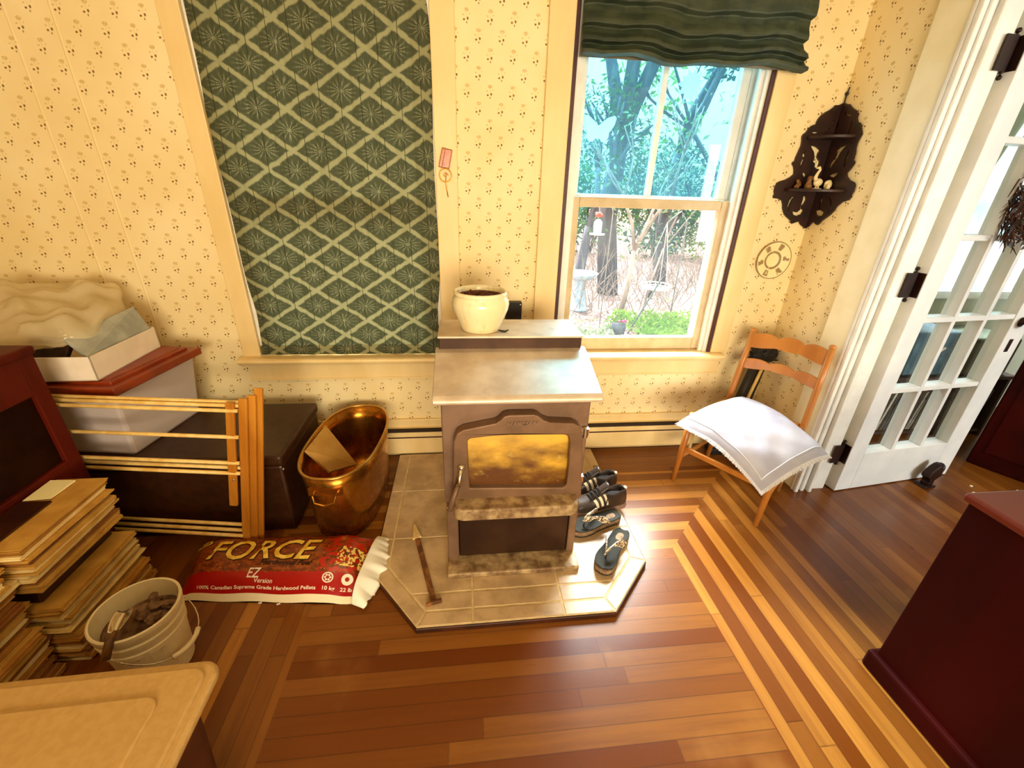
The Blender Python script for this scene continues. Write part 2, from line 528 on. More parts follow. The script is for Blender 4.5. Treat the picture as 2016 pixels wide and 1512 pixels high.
# casing, jamb and stops of the doorway
M_CASING = noisy('pale_casing_paint', lin(248, 238, 202), lin(240, 228, 186), 0.45, 5)
struct('trim_8', MB().box(XR-0.022, XR, 1.757, 1.905, 0, 2.40).box(XR-0.022, XR, DY0-0.15, DY0-0.012, 0, 2.40).box(XR-0.022, XR, DY0-0.15, 1.905, 2.27, 2.42), M_CASING, bevel=0.004, merge=False)
jb = MB()
jb.box(XR-0.030, XR+0.165, 1.738, 1.757, 0, 2.26); jb.box(XR-0.030, XR+0.165, DY0-0.012, DY0+0.008, 0, 2.26); jb.box(XR-0.030, XR+0.165, DY0, 1.75, 2.25, 2.27)
for xx, d in ((XR-0.030, 0.022), (XR+0.012, 0.014), (XR+0.048, 0.026)):
    jb.box(xx, xx+0.022, 1.738-d, 1.738, 0, 2.25)
struct('trim_9', jb, M_WHITE, bevel=0.006, merge=False)
# wooden cap board above the baseboard heater
struct('baseboard_back', MB().box(-2.6, 1.78, YW-0.022, YW, 0.0, 0.236), M_CREAM, bevel=0.004)
struct('baseboard_right', MB().box(XR-0.018, XR, 1.905, YW-0.02, 0.0, 0.20), M_CREAM, bevel=0.004)

# ------------------------------------------------------------------ baseboard heater
h = root('baseboard_heater', 'long cream baseboard heater along the wall behind the stove', 'heater', (0.3, 2.21, 0))
build('back_panel', MB().box(-0.80, 1.445, 2.222, 2.237, 0.004, 0.188), M_CREAM, h)
c = MB()
c.prism([(2.222, 0.172), (2.196, 0.172), (2.190, 0.166), (2.190, 0.035), (2.200, 0.020), (2.222, 0.020)], lambda a, b, x: Vector((x, a, b)), -0.80, 1.445)
build('front_cover', c, M_CREAM, h)
build('damper', MB().box(-0.798, 1.443, 2.1885, 2.192, 0.138, 0.146), M_SHADE_DAMPER, h)
build('end_cap', MB().box(1.437, 1.452, 2.186, 2.236, 0.0, 0.186), M_CREAM, h, bevel=0.003)
build('slot', MB().box(-0.798, 1.436, 2.198, 2.222, 0.174, 0.187), M_DARKGAP, h)

# ------------------------------------------------------------------ blinds
def blind_material():
    M = Mat('quilted_ikat_fabric', rough=0.7, spec=0.3)
    o = M.obj(); u, v = o[0], o[2]
    PX, PZ = 0.238, 0.157
    a = u/PX + 50.12; b = v/PZ + 50.3
    nz = M.noise(34, 4)
    jit = (nz - 0.5) * 0.14
    d1 = ((a + b + jit).frac() - 0.5).abs(); d2 = ((a - b + jit).frac() - 0.5).abs()
    band = d1.mx(d2).smooth(0.395, 0.46)
    f1 = (a + b).frac() - 0.5; f2 = (a - b).frac() - 0.5
    cx = (f1 + f2) * 0.5; cz = (f1 - f2) * 0.5
    r = (cx*cx + cz*cz).sqrt()
    ang = cz._m('ARCTAN2', cx)
    ray = ((ang * 13.0 + nz * 7.0).sin() * 0.5 + 0.5).smooth(0.55, 0.95)
    star = ray * r.smooth(0.33, 0.08) + r.smooth(0.06, 0.02) * 0.6
    silk = M.noise(60, 2, stretch=(6, 1, 0.25))
    dark = M.mix(silk, lin(44, 50, 30), lin(80, 84, 56))
    c = M.mix((star * silk.smooth(0.2, 0.8)).mn(1.0) * 0.75, dark, lin(168, 168, 128))
    c = M.mix(band * 0.85, c, lin(150, 148, 106))
    sx_ = ((u/0.0868 + 60.03).frac() - 0.5).abs().gt(0.478) * ((v*28.0).sin() + 0.8).gt(0.0)
    c = M.mix(sx_ * 0.7, c, lin(30, 32, 16))
    M.color(c)
    t = M.t
    tl = t.nodes.new('ShaderNodeBsdfTranslucent'); t.links.new(c, tl.inputs[0])
    mx = t.nodes.new('ShaderNodeMixShader'); mx.inputs[0].default_value = 0.05
    t.links.new(M.b.outputs[0], mx.inputs[1]); t.links.new(tl.outputs[0], mx.inputs[2]); t.links.new(mx.outputs[0], M.out.inputs[0])
    M.bump(silk, 0.25, 0.002)
    return M.m
M_BLIND = blind_material()
M_BLIND_SHADED = noisy('shaded_blind_fabric', lin(34, 46, 30), lin(58, 66, 44), 0.6, 9, (1, 1, 2.5), detail=5)  # same blind fabric in a darker green, for the dimmer light on the folds
M_BLIND_BLOCK = Mat('added_blind_block', lin(120, 116, 96), 0.9).m
bl = root('window_blind', 'lowered green quilted blind with pale diamond lattice covering the left window', 'window blind', (-0.605, 2.266, 0.65))
def blind_pt(a, b):
    x = -1.082 + a * 0.954; z = 0.652 + b * 2.02
    s = abs(math.sin(PI * (x + 1.082) / 0.0868)) ** 0.55
    wav = 0.004 * math.sin(z * 9 + x * 3) * math.sin(x * 11 + z * 4)
    x += 0.003 * math.sin(z * 7 + x)
    return Vector((x, 2.262 - 0.010 * s + wav + 0.004*math.sin(z*3.1), z))
build('fabric', MB().grid(blind_pt, 176, 90), M_BLIND, bl, smooth=True)
build('hem', MB().grid(lambda a, b: Vector((-1.080 + a*0.95, 2.252 - 0.007*math.sin(PI*b) + 0.002*math.sin(a*40), 0.650 + 0.052*b)), 90, 6), M_BLIND, bl, smooth=True)
b2 = root('window_blind', 'dark green blind gathered up in folds above the view of the garden', 'window blind', (1.02, 2.20, 2.03))
pr = [(2.232, 2.74), (2.222, 2.55), (2.205, 2.40), (2.214, 2.32), (2.190, 2.245), (2.184, 2.215), (2.206, 2.205), (2.196, 2.178), (2.176, 2.148), (2.172, 2.132), (2.202, 2.126), (2.190, 2.104), (2.166, 2.085), (2.163, 2.072), (2.196, 2.066), (2.185, 2.052), (2.160, 2.040), (2.158, 2.028), (2.19, 2.022)]
def fold_pt(a, b):
    k = b * (len(pr) - 1); i = min(int(k), len(pr) - 2); t = k - i
    y = pr[i][0]*(1-t) + pr[i+1][0]*t; z = pr[i][1]*(1-t) + pr[i+1][1]*t
    x = 0.512 + a * 1.018
    amp = max(0.0, min(1.0, (2.6 - z)/0.5))
    z += amp*(0.012*math.sin(a*9.0 - 0.6 + 1.2*b) + 0.006*math.sin(a*21 + 3*b)) - 0.004
    y += amp*(0.008*math.sin(a*7 + 2*b) + 0.004*math.sin(a*26 + b*5)) - 0.01*abs(math.sin(a*PI*11.5))**0.5
    x += 0.012*math.sin(b*9)*a
    return Vector((x, y, z))
build('fabric', MB().grid(fold_pt, 120, 90), M_BLIND_SHADED, b2, smooth=True)
build('lining', MB().grid(lambda a, b: Vector((0.515 + 1.0*a, 2.228, 2.03 + 0.7*b)), 4, 4), M_BLIND_BLOCK, b2, solid=0.004)  # added opaque sheet that keeps the backlight out of the folds

# ------------------------------------------------------------------ window stickers
M_DECAL = glass_material('sticker_film', (0.62, 0.93, 1, 1), 0.45, 0.05, (0.62, 0.95, 1, 1))
def sticker(pl, name, label, yy):
    mb = MB().prism(pl, lambda a, b, c: Vector((a, yy - c, b)), 0.0, 0.0015)
    return build(name, mb, M_DECAL, label=label, cat='sticker')
bx, bz = 0.674, 1.782
pl = [(0, .012), (.02, .030), (.045, .048), (.078, .058), (.088, .048), (.082, .02), (.066, -.006), (.058, -.012), (.056, -.036), (.040, -.058), (.022, -.056), (.010, -.04), (0, -.046)]
pl = pl + [(-a, b) for a, b in pl[-2:0:-1]]
sticker([(bx + a, bz + b) for a, b in pl], 'butterfly_sticker', 'pale butterfly sticker on the upper left pane of the garden window', 2.381)
lf = []
for i in range(22):
    t = 2*PI*i/22; rr = (0.062 if i % 2 else 0.040) * (1.15 if 9 < i < 20 else 1.0)
    lf.append((1.118 + rr*math.cos(t), 1.985 + rr*math.sin(t)*1.05))
sticker(lf, 'leaf_sticker', 'pale leaf sticker on the upper right pane of the garden window', 2.381)

# ------------------------------------------------------------------ hearth pad
M_TILE = noisy('slate_tile', lin(204, 174, 132), lin(166, 138, 100), 0.38, 9, bump=0.15, detail=6, lo=0.3, hi=0.7)
M_GROUT = noisy('sand_grout', lin(216, 192, 138), lin(196, 170, 118), 0.8, 30)
M_PADEDGE = noisy('dark_oak_edge', lin(70, 30, 10), lin(50, 20, 6), 0.4, 12)
HZ = 0.030
hp = [(-0.362, 2.186), (-0.405, 1.318), (-0.198, 1.055), (0.565, 1.058), (0.778, 1.29), (0.778, 2.186)]
hp[0] = (-0.405, 2.186)
def offset(poly, d):
    n = len(poly); out = []
    for i in range(n):
        p0, p1, p2 = Vector(poly[i-1]), Vector(poly[i]), Vector(poly[(i+1) % n])
        e1 = (p1-p0).normalized(); e2 = (p2-p1).normalized()
        n1 = Vector((-e1.y, e1.x)); n2 = Vector((-e2.y, e2.x))
        k = (n1+n2); k /= max(0.2, 1 + n1.dot(n2))
        out.append(tuple(p1 + k*d))
    return out
def clip(poly, a, b, c):
    out = []
    for i in range(len(poly)):
        p, q = poly[i-1], poly[i]
        fp, fq = a*p[0]+b*p[1]-c, a*q[0]+b*q[1]-c
        if (fp <= 0) != (fq <= 0):
            t = fp/(fp-fq); out.append((p[0]+t*(q[0]-p[0]), p[1]+t*(q[1]-p[1])))
        if fq <= 0: out.append(q)
    return out
def shrink(poly, d):
    ar = sum(poly[i-1][0]*poly[i][1]-poly[i][0]*poly[i-1][1] for i in range(len(poly)))
    if ar < 0: poly = poly[::-1]
    return offset(poly, d)
hr = root('hearth_pad', 'octagonal tiled hearth pad on the floor under the stove', 'hearth pad', (0.19, 1.6, 0))
flat = lambda a, b, c: Vector((a, b, c))
build('base', MB().prism(hp, flat, 0.0, 0.024), M_PADEDGE, hr, bevel=0.003)
build('grout', MB().prism(offset(hp, 0.006), flat, 0.020, HZ-0.002), M_GROUT, hr)
inner = [(p[0], 2.186) if p[1] > 2.0 else p for p in offset(hp, 0.066)]
tl = MB()
def put_tile(poly):
    if len(poly) < 3: return
    q = shrink(poly, 0.004)
    tl.prism(q, flat, HZ-0.008, HZ)
xs = [-0.7, 0.012, 0.362, 0.90]; ys = [0.9, 1.20, 1.50, 1.835, 2.3]
for i in range(3):
    for j in range(4):
        put_tile(clip(clip(clip(clip(inner, -1, 0, -xs[i]), 1, 0, xs[i+1]), 0, -1, -ys[j]), 0, 1, ys[j+1]))
outer = offset(hp, 0.004)
for i in range(6):
    quad = [outer[i], outer[(i+1) % 6], inner[(i+1) % 6], inner[i]]
    if i == 5: continue
    if i == 2:
        for k in range(3): put_tile(clip(clip(quad, -1, 0, -xs[k]), 1, 0, xs[k+1]))
    elif i in (0, 4):
        for k in range(4): put_tile(clip(clip(quad, 0, -1, -ys[k]), 0, 1, ys[k+1]))
    else: put_tile(quad)
build('tiles', tl, M_TILE, hr, bevel=0.002, merge=False)

# ------------------------------------------------------------------ pellet stove
def stove_paint(name, a, b, wear=0.0, rough=0.42, metal=0.55):
    M = Mat(name, rough=rough, metal=metal)
    n = M.noise(7, 5); n2 = M.noise(22, 5)
    c = M.mix(n.smooth(0.35, 0.7), a, b)
    if wear: c = M.mix(n2.smooth(0.30, 0.72) * wear, c, lin(226, 198, 144))
    M.color(c)
    M.set('Roughness', n * 0.2 + (rough - 0.1))
    return M.m
M_STOVE = stove_paint('dusty_stove_paint', lin(146, 116, 94), lin(124, 96, 74))
M_STOVE_DK = stove_paint('dark_stove_steel', lin(70, 44, 26), lin(52, 30, 16))
M_STOVE_LID = stove_paint('window_lit_stove_lid', lin(224, 208, 186), lin(196, 176, 152), rough=0.40, metal=0.35)  # lid colour lightened for the window light it reflects
M_STOVE_WORN = stove_paint('ash_worn_iron', lin(120, 88, 56), lin(96, 66, 40), wear=0.62, rough=0.55, metal=0.2)
M_CAST = stove_paint('cast_iron', lin(132, 100, 74), lin(108, 80, 56), rough=0.5, metal=0.35)
M_STEEL = Mat('bright_steel', lin(220, 210, 190), 0.25, 1.0).m
M_BLACK = noisy('matte_black', lin(20, 15, 12), lin(32, 24, 18), 0.5, 14)
s = root('pellet_stove', 'brown pellet stove with glass firedoor and sloping lid on the tiled hearth', 'stove', (0.19, 1.6, HZ))
z0 = HZ
build('base_plate', MB().box(-0.088, 0.466, 1.262, 1.84, z0, z0+0.026), M_STOVE_WORN, s, bevel=0.006)
body = MB().box(-0.092, 0.466, 1.372, 1.60, 0.335, 0.90)
body.box(-0.092, 0.466, 1.60, 1.80, 0.335, 0.905)
body.box(-0.086, -0.040, 1.345, 1.80, 0.056, 0.335); body.box(0.425, 0.458, 1.345, 1.80, 0.056, 0.335); body.box(-0.05, 0.43, 1.50, 1.80, 0.056, 0.335)
# sloping shoulders hidden by the lid: cut the box top to the slope
for v in body.v:
    if v.z > 0.89 and v.y < 1.5: v.z = 0.822
build('body', body, M_STOVE, s, bevel=0.004, merge=False)
build('ash_pan', MB().box(-0.038, 0.423, 1.352, 1.47, 0.060, 0.325), M_STOVE_DK, s, bevel=0.004)
lid = MB()
lp = [(1.322, 0.806), (1.318, 0.815), (1.322, 0.826), (1.336, 0.836), (1.575, 0.908), (1.625, 0.914), (1.625, 0.904), (1.578, 0.898), (1.345, 0.828), (1.336, 0.806)]
lid.prism(lp, lambda a, b, c: Vector((c, a, b)), -0.118, 0.494)
build('lid', lid, M_STOVE_LID, s, bevel=0.006, seg=3)
hop = MB().box(-0.104, 0.474, 1.606, 1.83, 0.895, 0.958)
build('hopper', hop, M_STOVE_DK, s, bevel=0.003)
build('hopper_lid', MB().box(-0.109, 0.480, 1.598, 1.838, 0.957, 0.966), M_STOVE_LID, s, bevel=0.003)
# firedoor: arched cast frame traced on its plane
YD = 1.335
out_px = [(893, 981), (892, 920), (893, 868), (899, 852), (912, 844), (976, 831), (984, 826), (992, 818), (1002, 815), (1050, 814), (1058, 816), (1070, 825), (1082, 829), (1128, 831), (1140, 837), (1146, 850), (1145, 900), (1143, 975), (1136, 984), (902, 990)]
in_px = [(925, 958), (922, 910), (920, 866), (926, 861), (960, 857), (1000, 854), (1060, 852), (1110, 853), (1119, 857), (1121, 870), (1119, 910), (1114, 952), (1108, 957)]
uv = lambda L, yy=YD: [(at(a, b, y=yy).x, at(a, b, y=yy).z) for a, b in L]
outl, inl = uv(out_px), uv(in_px)
fr = fret_mb(outl, [inl], 0.045, lambda a, b, c: Vector((a, YD + 0.012 + c, b)))
door = build('firedoor', fr, M_CAST, s, bevel=0.009, seg=3, smooth=False)
cxm = sum(p[0] for p in inl)/len(inl); czm = sum(p[1] for p in inl)/len(inl)
def sooty_sheen_glass():
    M = Mat('sooty_glass_gold_sheen', rough=0.12, spec=0.8, coat=0.4)
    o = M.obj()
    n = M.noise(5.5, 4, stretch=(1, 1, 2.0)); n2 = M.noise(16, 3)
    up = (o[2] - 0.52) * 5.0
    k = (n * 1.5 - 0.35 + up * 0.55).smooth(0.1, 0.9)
    c = M.mix(k, lin(92, 50, 4), lin(236, 186, 60))  # gold reflection painted into the soot brown, stronger towards the top
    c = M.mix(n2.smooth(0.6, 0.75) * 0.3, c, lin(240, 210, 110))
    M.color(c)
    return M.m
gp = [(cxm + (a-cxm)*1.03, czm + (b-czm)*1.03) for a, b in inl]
build('firedoor_glass', MB().prism(gp, lambda a, b, c: Vector((a, YD + 0.014 + c, b)), 0.0, 0.006), sooty_sheen_glass(), door)
lt = text_mb('HARMAN', 0.022, bold=0.0006, depth=0.003, fn=lambda a, b, c: Vector((0.203 + a*1.25, YD - 0.0125 - c, 0.719 + b)), align='CENTER')
build('lettering', lt, M_STOVE, door)
M_STRAP = M_STEEL
build('sill', MB().box(0.005, 0.39, YD-0.008, YD+0.03, 0.402, 0.424), M_STOVE_WORN, door, bevel=0.006)
lipx = MB()
rz = lambda a, b, c: Vector((a, b, c))
lipp = [(-0.056, 1.375), (-0.056, 1.285), (-0.046, 1.266), (-0.020, 1.256), (0.40, 1.256), (0.426, 1.266), (0.436, 1.285), (0.436, 1.375)]
lipx.prism(lipp, rz, 0.338, 0.392)
build('ash_lip', lipx, M_STOVE_WORN, s, bevel=0.007, seg=3)
for zz in (0.66, 0.44):
    hb = MB().tube([(0.452, 1.352, zz-0.02), (0.452, 1.352, zz+0.02)], 0.010, 10).box(0.43, 0.466, 1.352, 1.374, zz-0.014, zz+0.014)
    build('hinge', hb, M_STEEL, s)
hn = MB().ball((-0.022, 1.318, 0.545), 0.014).tube([(-0.022, 1.32, 0.545), (-0.022, 1.36, 0.545)], 0.007).tube([(-0.022, 1.312, 0.545), (-0.030, 1.300, 0.50), (-0.036, 1.297, 0.475)], [0.006, 0.008, 0.010])
hd = build('handle', hn, M_STEEL, s, smooth=True)
build('grip', MB().tube([(-0.036, 1.297, 0.478), (-0.056, 1.290, 0.42), (-0.070, 1.286, 0.37)], [0.009, 0.012, 0.010], 10), M_CAST, hd, smooth=True)
# the scrap of bark on the hopper and the pot
mb = MB().tube([(0.135, 1.66, 0.972), (0.15, 1.655, 0.969), (0.165, 1.652, 0.970), (0.178, 1.658, 0.974)], [0.002, 0.004, 0.004, 0.002], 6).tube([(0.142, 1.664, 0.970), (0.155, 1.651, 0.972)], 0.0028, 6)
build('bark_scrap', mb, M_BLACK, label='small dark curled bark scrap lying on top of the stove beside the pot', cat='scrap')

M_GLAZE = Mat('cream_crackle_glaze', rough=0.18, coat=0.5)
gn = M_GLAZE.noise(5, 4); gs = M_GLAZE.noise(14, 4, stretch=(3, 3, 0.4))
go = M_GLAZE.obj()
c_ = M_GLAZE.mix(gn.smooth(0.3, 0.7), lin(246, 236, 196), lin(236, 222, 172))
c_ = M_GLAZE.mix(gs.smooth(0.5, 0.75) * 0.35, c_, lin(196, 160, 90))
M_GLAZE.color(c_)
px_, py_, pz_ = 0.065, 1.700, 0.966
p = root('plant_pot', 'round cream glazed flower pot with bare soil on top of the stove', 'flower pot', (px_, py_, pz_))
prof = [(0.0, 0.0), (0.074, 0.0), (0.080, 0.004), (0.086, 0.022), (0.102, 0.060), (0.113, 0.088), (0.1165, 0.110), (0.113, 0.128), (0.106, 0.138), (0.1035, 0.142), (0.108, 0.147), (0.1095, 0.153), (0.107, 0.159), (0.101, 0.161), (0.096, 0.157), (0.094, 0.148), (0.094, 0.136)]
build('pot_body', MB().lathe(prof, (px_, py_, pz_), 56), M_GLAZE.m, p, smooth=True)
M_SOIL = noisy('potting_soil', lin(64, 30, 14), lin(120, 70, 40), 0.95, 60, bump=0.8)
sm = MB().grid(lambda a, b: Vector((px_ + 0.094*b*math.cos(2*PI*a), py_ + 0.094*b*math.sin(2*PI*a), pz_ + 0.140 + 0.006*math.sin(a*31+b*9)*math.sin(b*17)*(1-b))), 32, 8, True)
for i in range(46):
    t = random.uniform(0, 2*PI); r_ = 0.085*math.sqrt(random.random())
    sm.ball((px_+r_*math.cos(t), py_+r_*math.sin(t), pz_+0.142), (random.uniform(.004, .010), random.uniform(.004, .010), random.uniform(.003, .007)), 6, 4)
build('soil', sm, M_SOIL, p)

# ------------------------------------------------------------------ wall plate, ornament, plate, corner shelf
wp = root('wall_plate', 'small black square box on the wall behind the flower pot', 'wall plate', (0.27, 2.25, 0.83))
build('cover', MB().box(0.220, 0.306, 2.215, 2.26, 0.835, 0.948), M_BLACK, wp, bevel=0.004)
build('screw', MB().lathe([(0, 0), (0.003, 0), (0.003, 0.002), (0, 0.0025)], (0, 0, 0), 10, M=Matrix.Translation((0.297, 2.214, 0.936)) @ Matrix.Rotation(PI/2, 4, 'X')), M_STEEL, wp)

M_GOLD = Mat('brass_wire', lin(196, 140, 40), 0.3, 0.9).m
M_REDTAG = noisy('red_translucent_tag', lin(214, 110, 60), lin(180, 60, 40), 0.25, 60)
o = root('hanging_ornament', 'red tag with a brass ring hanging on the casing right of the lowered blind', 'ornament', (-0.07, 2.235, 1.46))
tg = MB()
A = [at(q[0], q[1], y=2.230) for q in ((871, 291), (890, 296), (884, 332), (864, 328))]
def quadbar(mb, P, Q, r): mb.tube([P, Q], r, 6)
cen = sum(A, Vector())/4
tg.add([a + Vector((0, d, 0)) for d in (-0.004, 0.004) for a in A], [(0, 1, 2, 3), (7, 6, 5, 4), (0, 4, 5, 1), (1, 5, 6, 2), (2, 6, 7, 3), (3, 7, 4, 0)])
build('tag', tg, M_REDTAG, o, bevel=0.001)
em = MB()
for i in range(4): quadbar(em, A[i] + Vector((0, -0.005, 0)), A[(i+1) % 4] + Vector((0, -0.005, 0)), 0.002)
quadbar(em, A[0]*0.7 + A[1]*0.3 + Vector((0, -0.006, 0)), A[3]*0.7 + A[2]*0.3 + Vector((0, -0.006, 0)), 0.0016)
build('tag_frame', em, M_GOLD, o)
rc = at(877, 345, y=2.230)
ring = [rc + Vector((0.028*math.cos(t), -0.004, 0.028*math.sin(t))) for t in [2*PI*k/28 for k in range(28)]]
build('ring', MB().tube(ring, 0.0028, 6, True), M_GOLD, o, smooth=True)
sp = [rc + Vector(((0.012 - 0.0*k)*math.cos(0.5*k)*(1-k/16), -0.006, 0.012*math.sin(0.5*k)*(1-k/16))) for k in range(13)]
tail = [rc + Vector((0.004, -0.005, 0.012)), rc + Vector((0.0, -0.006, -0.03)), rc + Vector((0.004, -0.006, -0.06)), rc + Vector((0.010, -0.005, -0.094))]
build('hook', MB().tube(sp, 0.002, 6).tube(tail, [0.0018, 0.002, 0.0026, 0.002], 6), M_GOLD, o, smooth=True)

M_PLATE = Mat('transfer_printed_china', rough=0.2, coat=0.5)
po = M_PLATE.obj(); rr = (po[0]*po[0] + po[1]*po[1]).sqrt()
an = po[1]._m('ARCTAN2', po[0])
flo = M_PLATE.noise(55, 3)
six = ((an * 6.0 + 0.6).sin()).smooth(0.2, 0.75)
k = (rr.gt(0.0955)).mx(rr.gt(0.037) * rr.lt(0.049) * flo.smooth(0.25, 0.45)).mx(rr.gt(0.057) * rr.lt(0.090) * six * flo.smooth(0.36, 0.46))
M_PLATE.color(M_PLATE.mix(k * 0.8, lin(246, 230, 176), lin(112, 70, 20)))
pc = Vector((1.704, 2.256, 1.182))
PM = Matrix.Rotation(PI/2, 4, 'X')
pb = MB().lathe([(0, 0.002), (0.045, 0.002), (0.052, 0.006), (0.096, 0.014), (0.1, 0.0145), (0.1, 0.011), (0.055, 0.0), (0, 0.0)], (0, 0, 0), 64)
me_o = build('china_plate', pb, M_PLATE.m, local=True, smooth=True, label='small round brown and cream china plate hung on the wall right of the window', cat='plate')
me_o.location = pc; me_o.rotation_euler = (PI/2, 0, 0); ROOTM[me_o.name] = Matrix.Translation(pc) @ PM

M_MAHOG = noisy('carved_dark_walnut', lin(46, 16, 8), lin(30, 8, 4), 0.45, 16)
cs = root('corner_shelf', 'dark carved fretwork corner shelf hanging in the corner right of the window', 'corner shelf', (1.80, 2.20, 1.40))
def cpx(L): return [(1510 + a/5.215, 170 + b/5.215) for a, b in L]
left_out = cpx([(800, 168), (735, 195), (700, 195), (688, 212), (640, 245), (600, 265), (555, 300), (530, 330), (512, 362), (505, 390), (480, 395), (450, 410), (425, 440), (405, 468), (375, 490), (360, 512), (358, 560), (350, 610), (325, 665), (300, 720), (285, 765), (262, 780), (258, 805), (272, 820), (278, 860), (276, 900), (240, 930), (190, 958), (140, 972), (105, 988), (82, 1035), (72, 1080), (78, 1108), (64, 1128), (66, 1148), (110, 1152), (152, 1172), (160, 1210), (160, 1255), (172, 1300), (192, 1335), (245, 1382), (240, 1398), (252, 1410), (290, 1396), (325, 1385), (342, 1420), (385, 1458)])
right_out = cpx([(385, 1458), (425, 1440), (455, 1405), (482, 1388), (505, 1418), (520, 1424), (545, 1402), (562, 1382), (640, 1325), (680, 1285), (715, 1235), (770, 1190), (840, 1165), (866, 1135), (862, 1118), (890, 1075), (906, 1015), (895, 985), (850, 960), (822, 925), (818, 890), (860, 845), (898, 790), (898, 765), (885, 755), (905, 690), (912, 630), (925, 580), (950, 532), (976, 488), (968, 430), (960, 375), (932, 362), (925, 320), (940, 280), (915, 245), (885, 225), (860, 198), (850, 182), (825, 185), (800, 168)])
lh = [[(395, 650), (384, 690), (392, 712), (374, 730), (376, 760), (352, 815), (332, 850), (340, 790), (362, 740), (358, 705)],
      [(442, 616), (470, 610), (510, 628), (545, 662), (522, 690), (512, 730), (540, 775), (525, 830), (494, 878), (496, 838), (480, 830), (488, 792), (466, 775), (482, 735), (476, 675)],
      [(362, 890), (385, 882), (400, 905), (390, 935), (370, 930), (360, 908)],
      [(292, 1135), (262, 1150), (238, 1195), (222, 1240), (220, 1288), (206, 1270), (206, 1225), (222, 1175), (250, 1140)],
      [(395, 1128), (400, 1165), (378, 1205), (358, 1222), (352, 1260), (374, 1272), (348, 1315), (300, 1330), (265, 1318), (255, 1284), (300, 1294), (332, 1268), (344, 1215), (362, 1165), (368, 1130)],
      [(690, 330), (680, 375), (660, 410), (652, 400), (672, 350)], [(455, 478), (480, 468), (520, 472), (515, 482), (470, 484)], [(650, 420), (625, 445), (590, 455), (600, 445), (635, 428)]]
rh = [[(832, 598), (800, 605), (750, 630), (715, 660), (712, 700), (690, 740), (650, 790), (630, 862), (650, 850), (690, 790), (740, 720), (760, 680), (800, 630)],
      [(858, 650), (845, 690), (835, 740), (805, 830), (790, 836), (798, 780), (815, 720), (838, 660)],
      [(742, 876), (700, 890), (640, 915), (645, 925), (690, 938), (720, 915)],
      [(575, 1130), (575, 1180), (552, 1215), (552, 1265), (590, 1295), (575, 1325), (535, 1338), (505, 1320), (500, 1280), (540, 1268), (540, 1205), (550, 1150)],
      [(640, 1130), (668, 1170), (672, 1215), (655, 1235), (662, 1190), (645, 1150)], [(655, 1262), (640, 1290), (615, 1315), (625, 1290)],
      [(800, 270), (830, 280), (870, 300), (880, 330), (855, 310), (815, 292)],
      [(750, 345), (740, 400), (745, 430), (730, 425), (690, 495), (682, 490), (715, 420), (735, 360)], [(890, 355), (870, 420), (850, 490), (838, 490), (860, 420), (880, 360)]]
YB = 2.252; XB = 1.842
lw = fret_mb([(at(a, b, y=YB).x, at(a, b, y=YB).z) for a, b in left_out], [[(at(a, b, y=YB).x, at(a, b, y=YB).z) for a, b in cpx(h_)] for h_ in lh], 0.010, lambda a, b, c: Vector((min(a, XB+0.004), YB + c, b)))
rw = fret_mb([(at(a, b, x=XB).y, at(a, b, x=XB).z) for a, b in right_out], [[(at(a, b, x=XB).y, at(a, b, x=XB).z) for a, b in cpx(h_)] for h_ in rh], 0.010, lambda a, b, c: Vector((XB + c, min(a, YB), b)))
build('left_wing', lw, M_MAHOG, cs); build('right_wing', rw, M_MAHOG, cs)
def qshelf(z, r, t):
    pl = [(XB, YB)] + [(XB - r*math.cos(a), YB - r*math.sin(a)) for a in [PI/2*k/14 for k in range(15)]]
    return MB().prism(pl, flat, z, z + t)
build('shelf', qshelf(1.530, 0.188, 0.014), M_MAHOG, cs, bevel=0.003)
build('shelf', qshelf(1.765, 0.145, 0.014), M_MAHOG, cs, bevel=0.003)
nl = at(1675, 185, y=2.25)
nl.x = min(nl.x, 1.845)
build('hanging_cord', MB().tube([Vector((1.840, 2.244, 1.925)), nl], 0.003, 6).ball(nl, 0.008).tube([nl, nl + Vector((-0.004, -0.01, 0.025))], 0.003, 6), M_BLACK, cs)
# figurines standing on the lower shelf
M_PORC = Mat('white_porcelain', lin(246, 226, 176), 0.25).m
M_BRN = noisy('brown_figurine', lin(110, 70, 30), lin(150, 104, 52), 0.5, 30)
sz = 1.544
g = root('bird_figurine', 'white long-necked bird figurine standing in the middle of the corner shelf', 'figurine', (1.775, 2.180, sz))
bb = MB().ball((1.775, 2.180, sz+0.030), (0.024, 0.015, 0.019)).tube([(1.762, 2.180, sz+0.036), (1.752, 2.178, sz+0.052), (1.758, 2.178, sz+0.070), (1.766, 2.178, sz+0.086), (1.757, 2.176, sz+0.096), (1.744, 2.175, sz+0.092)], [0.012, 0.009, 0.007, 0.006, 0.007, 0.003], 8)
bb.tube([(1.772, 2.18, sz+0.02), (1.770, 2.18, sz)], 0.004, 6).tube([(1.782, 2.18, sz+0.02), (1.784, 2.18, sz)], 0.004, 6)
build('body', bb, M_PORC, g, smooth=True); build('stand', MB().lathe([(0, 0), (0.022, 0), (0.022, 0.004), (0, 0.005)], (1.776, 2.18, sz), 16), M_PORC, g)
mb = MB().lathe([(0, 0), (0.016, 0), (0.018, 0.012), (0.012, 0.026), (0.010, 0.036), (0.013, 0.044), (0.010, 0.056), (0, 0.060)], (1.735, 2.190, sz), 14)
build('seated_figurine', mb, M_BRN, smooth=True, label='small brown seated figurine on the corner shelf left of the white bird', cat='figurine')
mb = MB().ball((1.812, 2.155, sz+0.020), (0.020, 0.012, 0.022), 12, 8, jit=0.08).ball((1.812, 2.146, sz+0.020), (0.012, 0.006, 0.014), 10, 6)
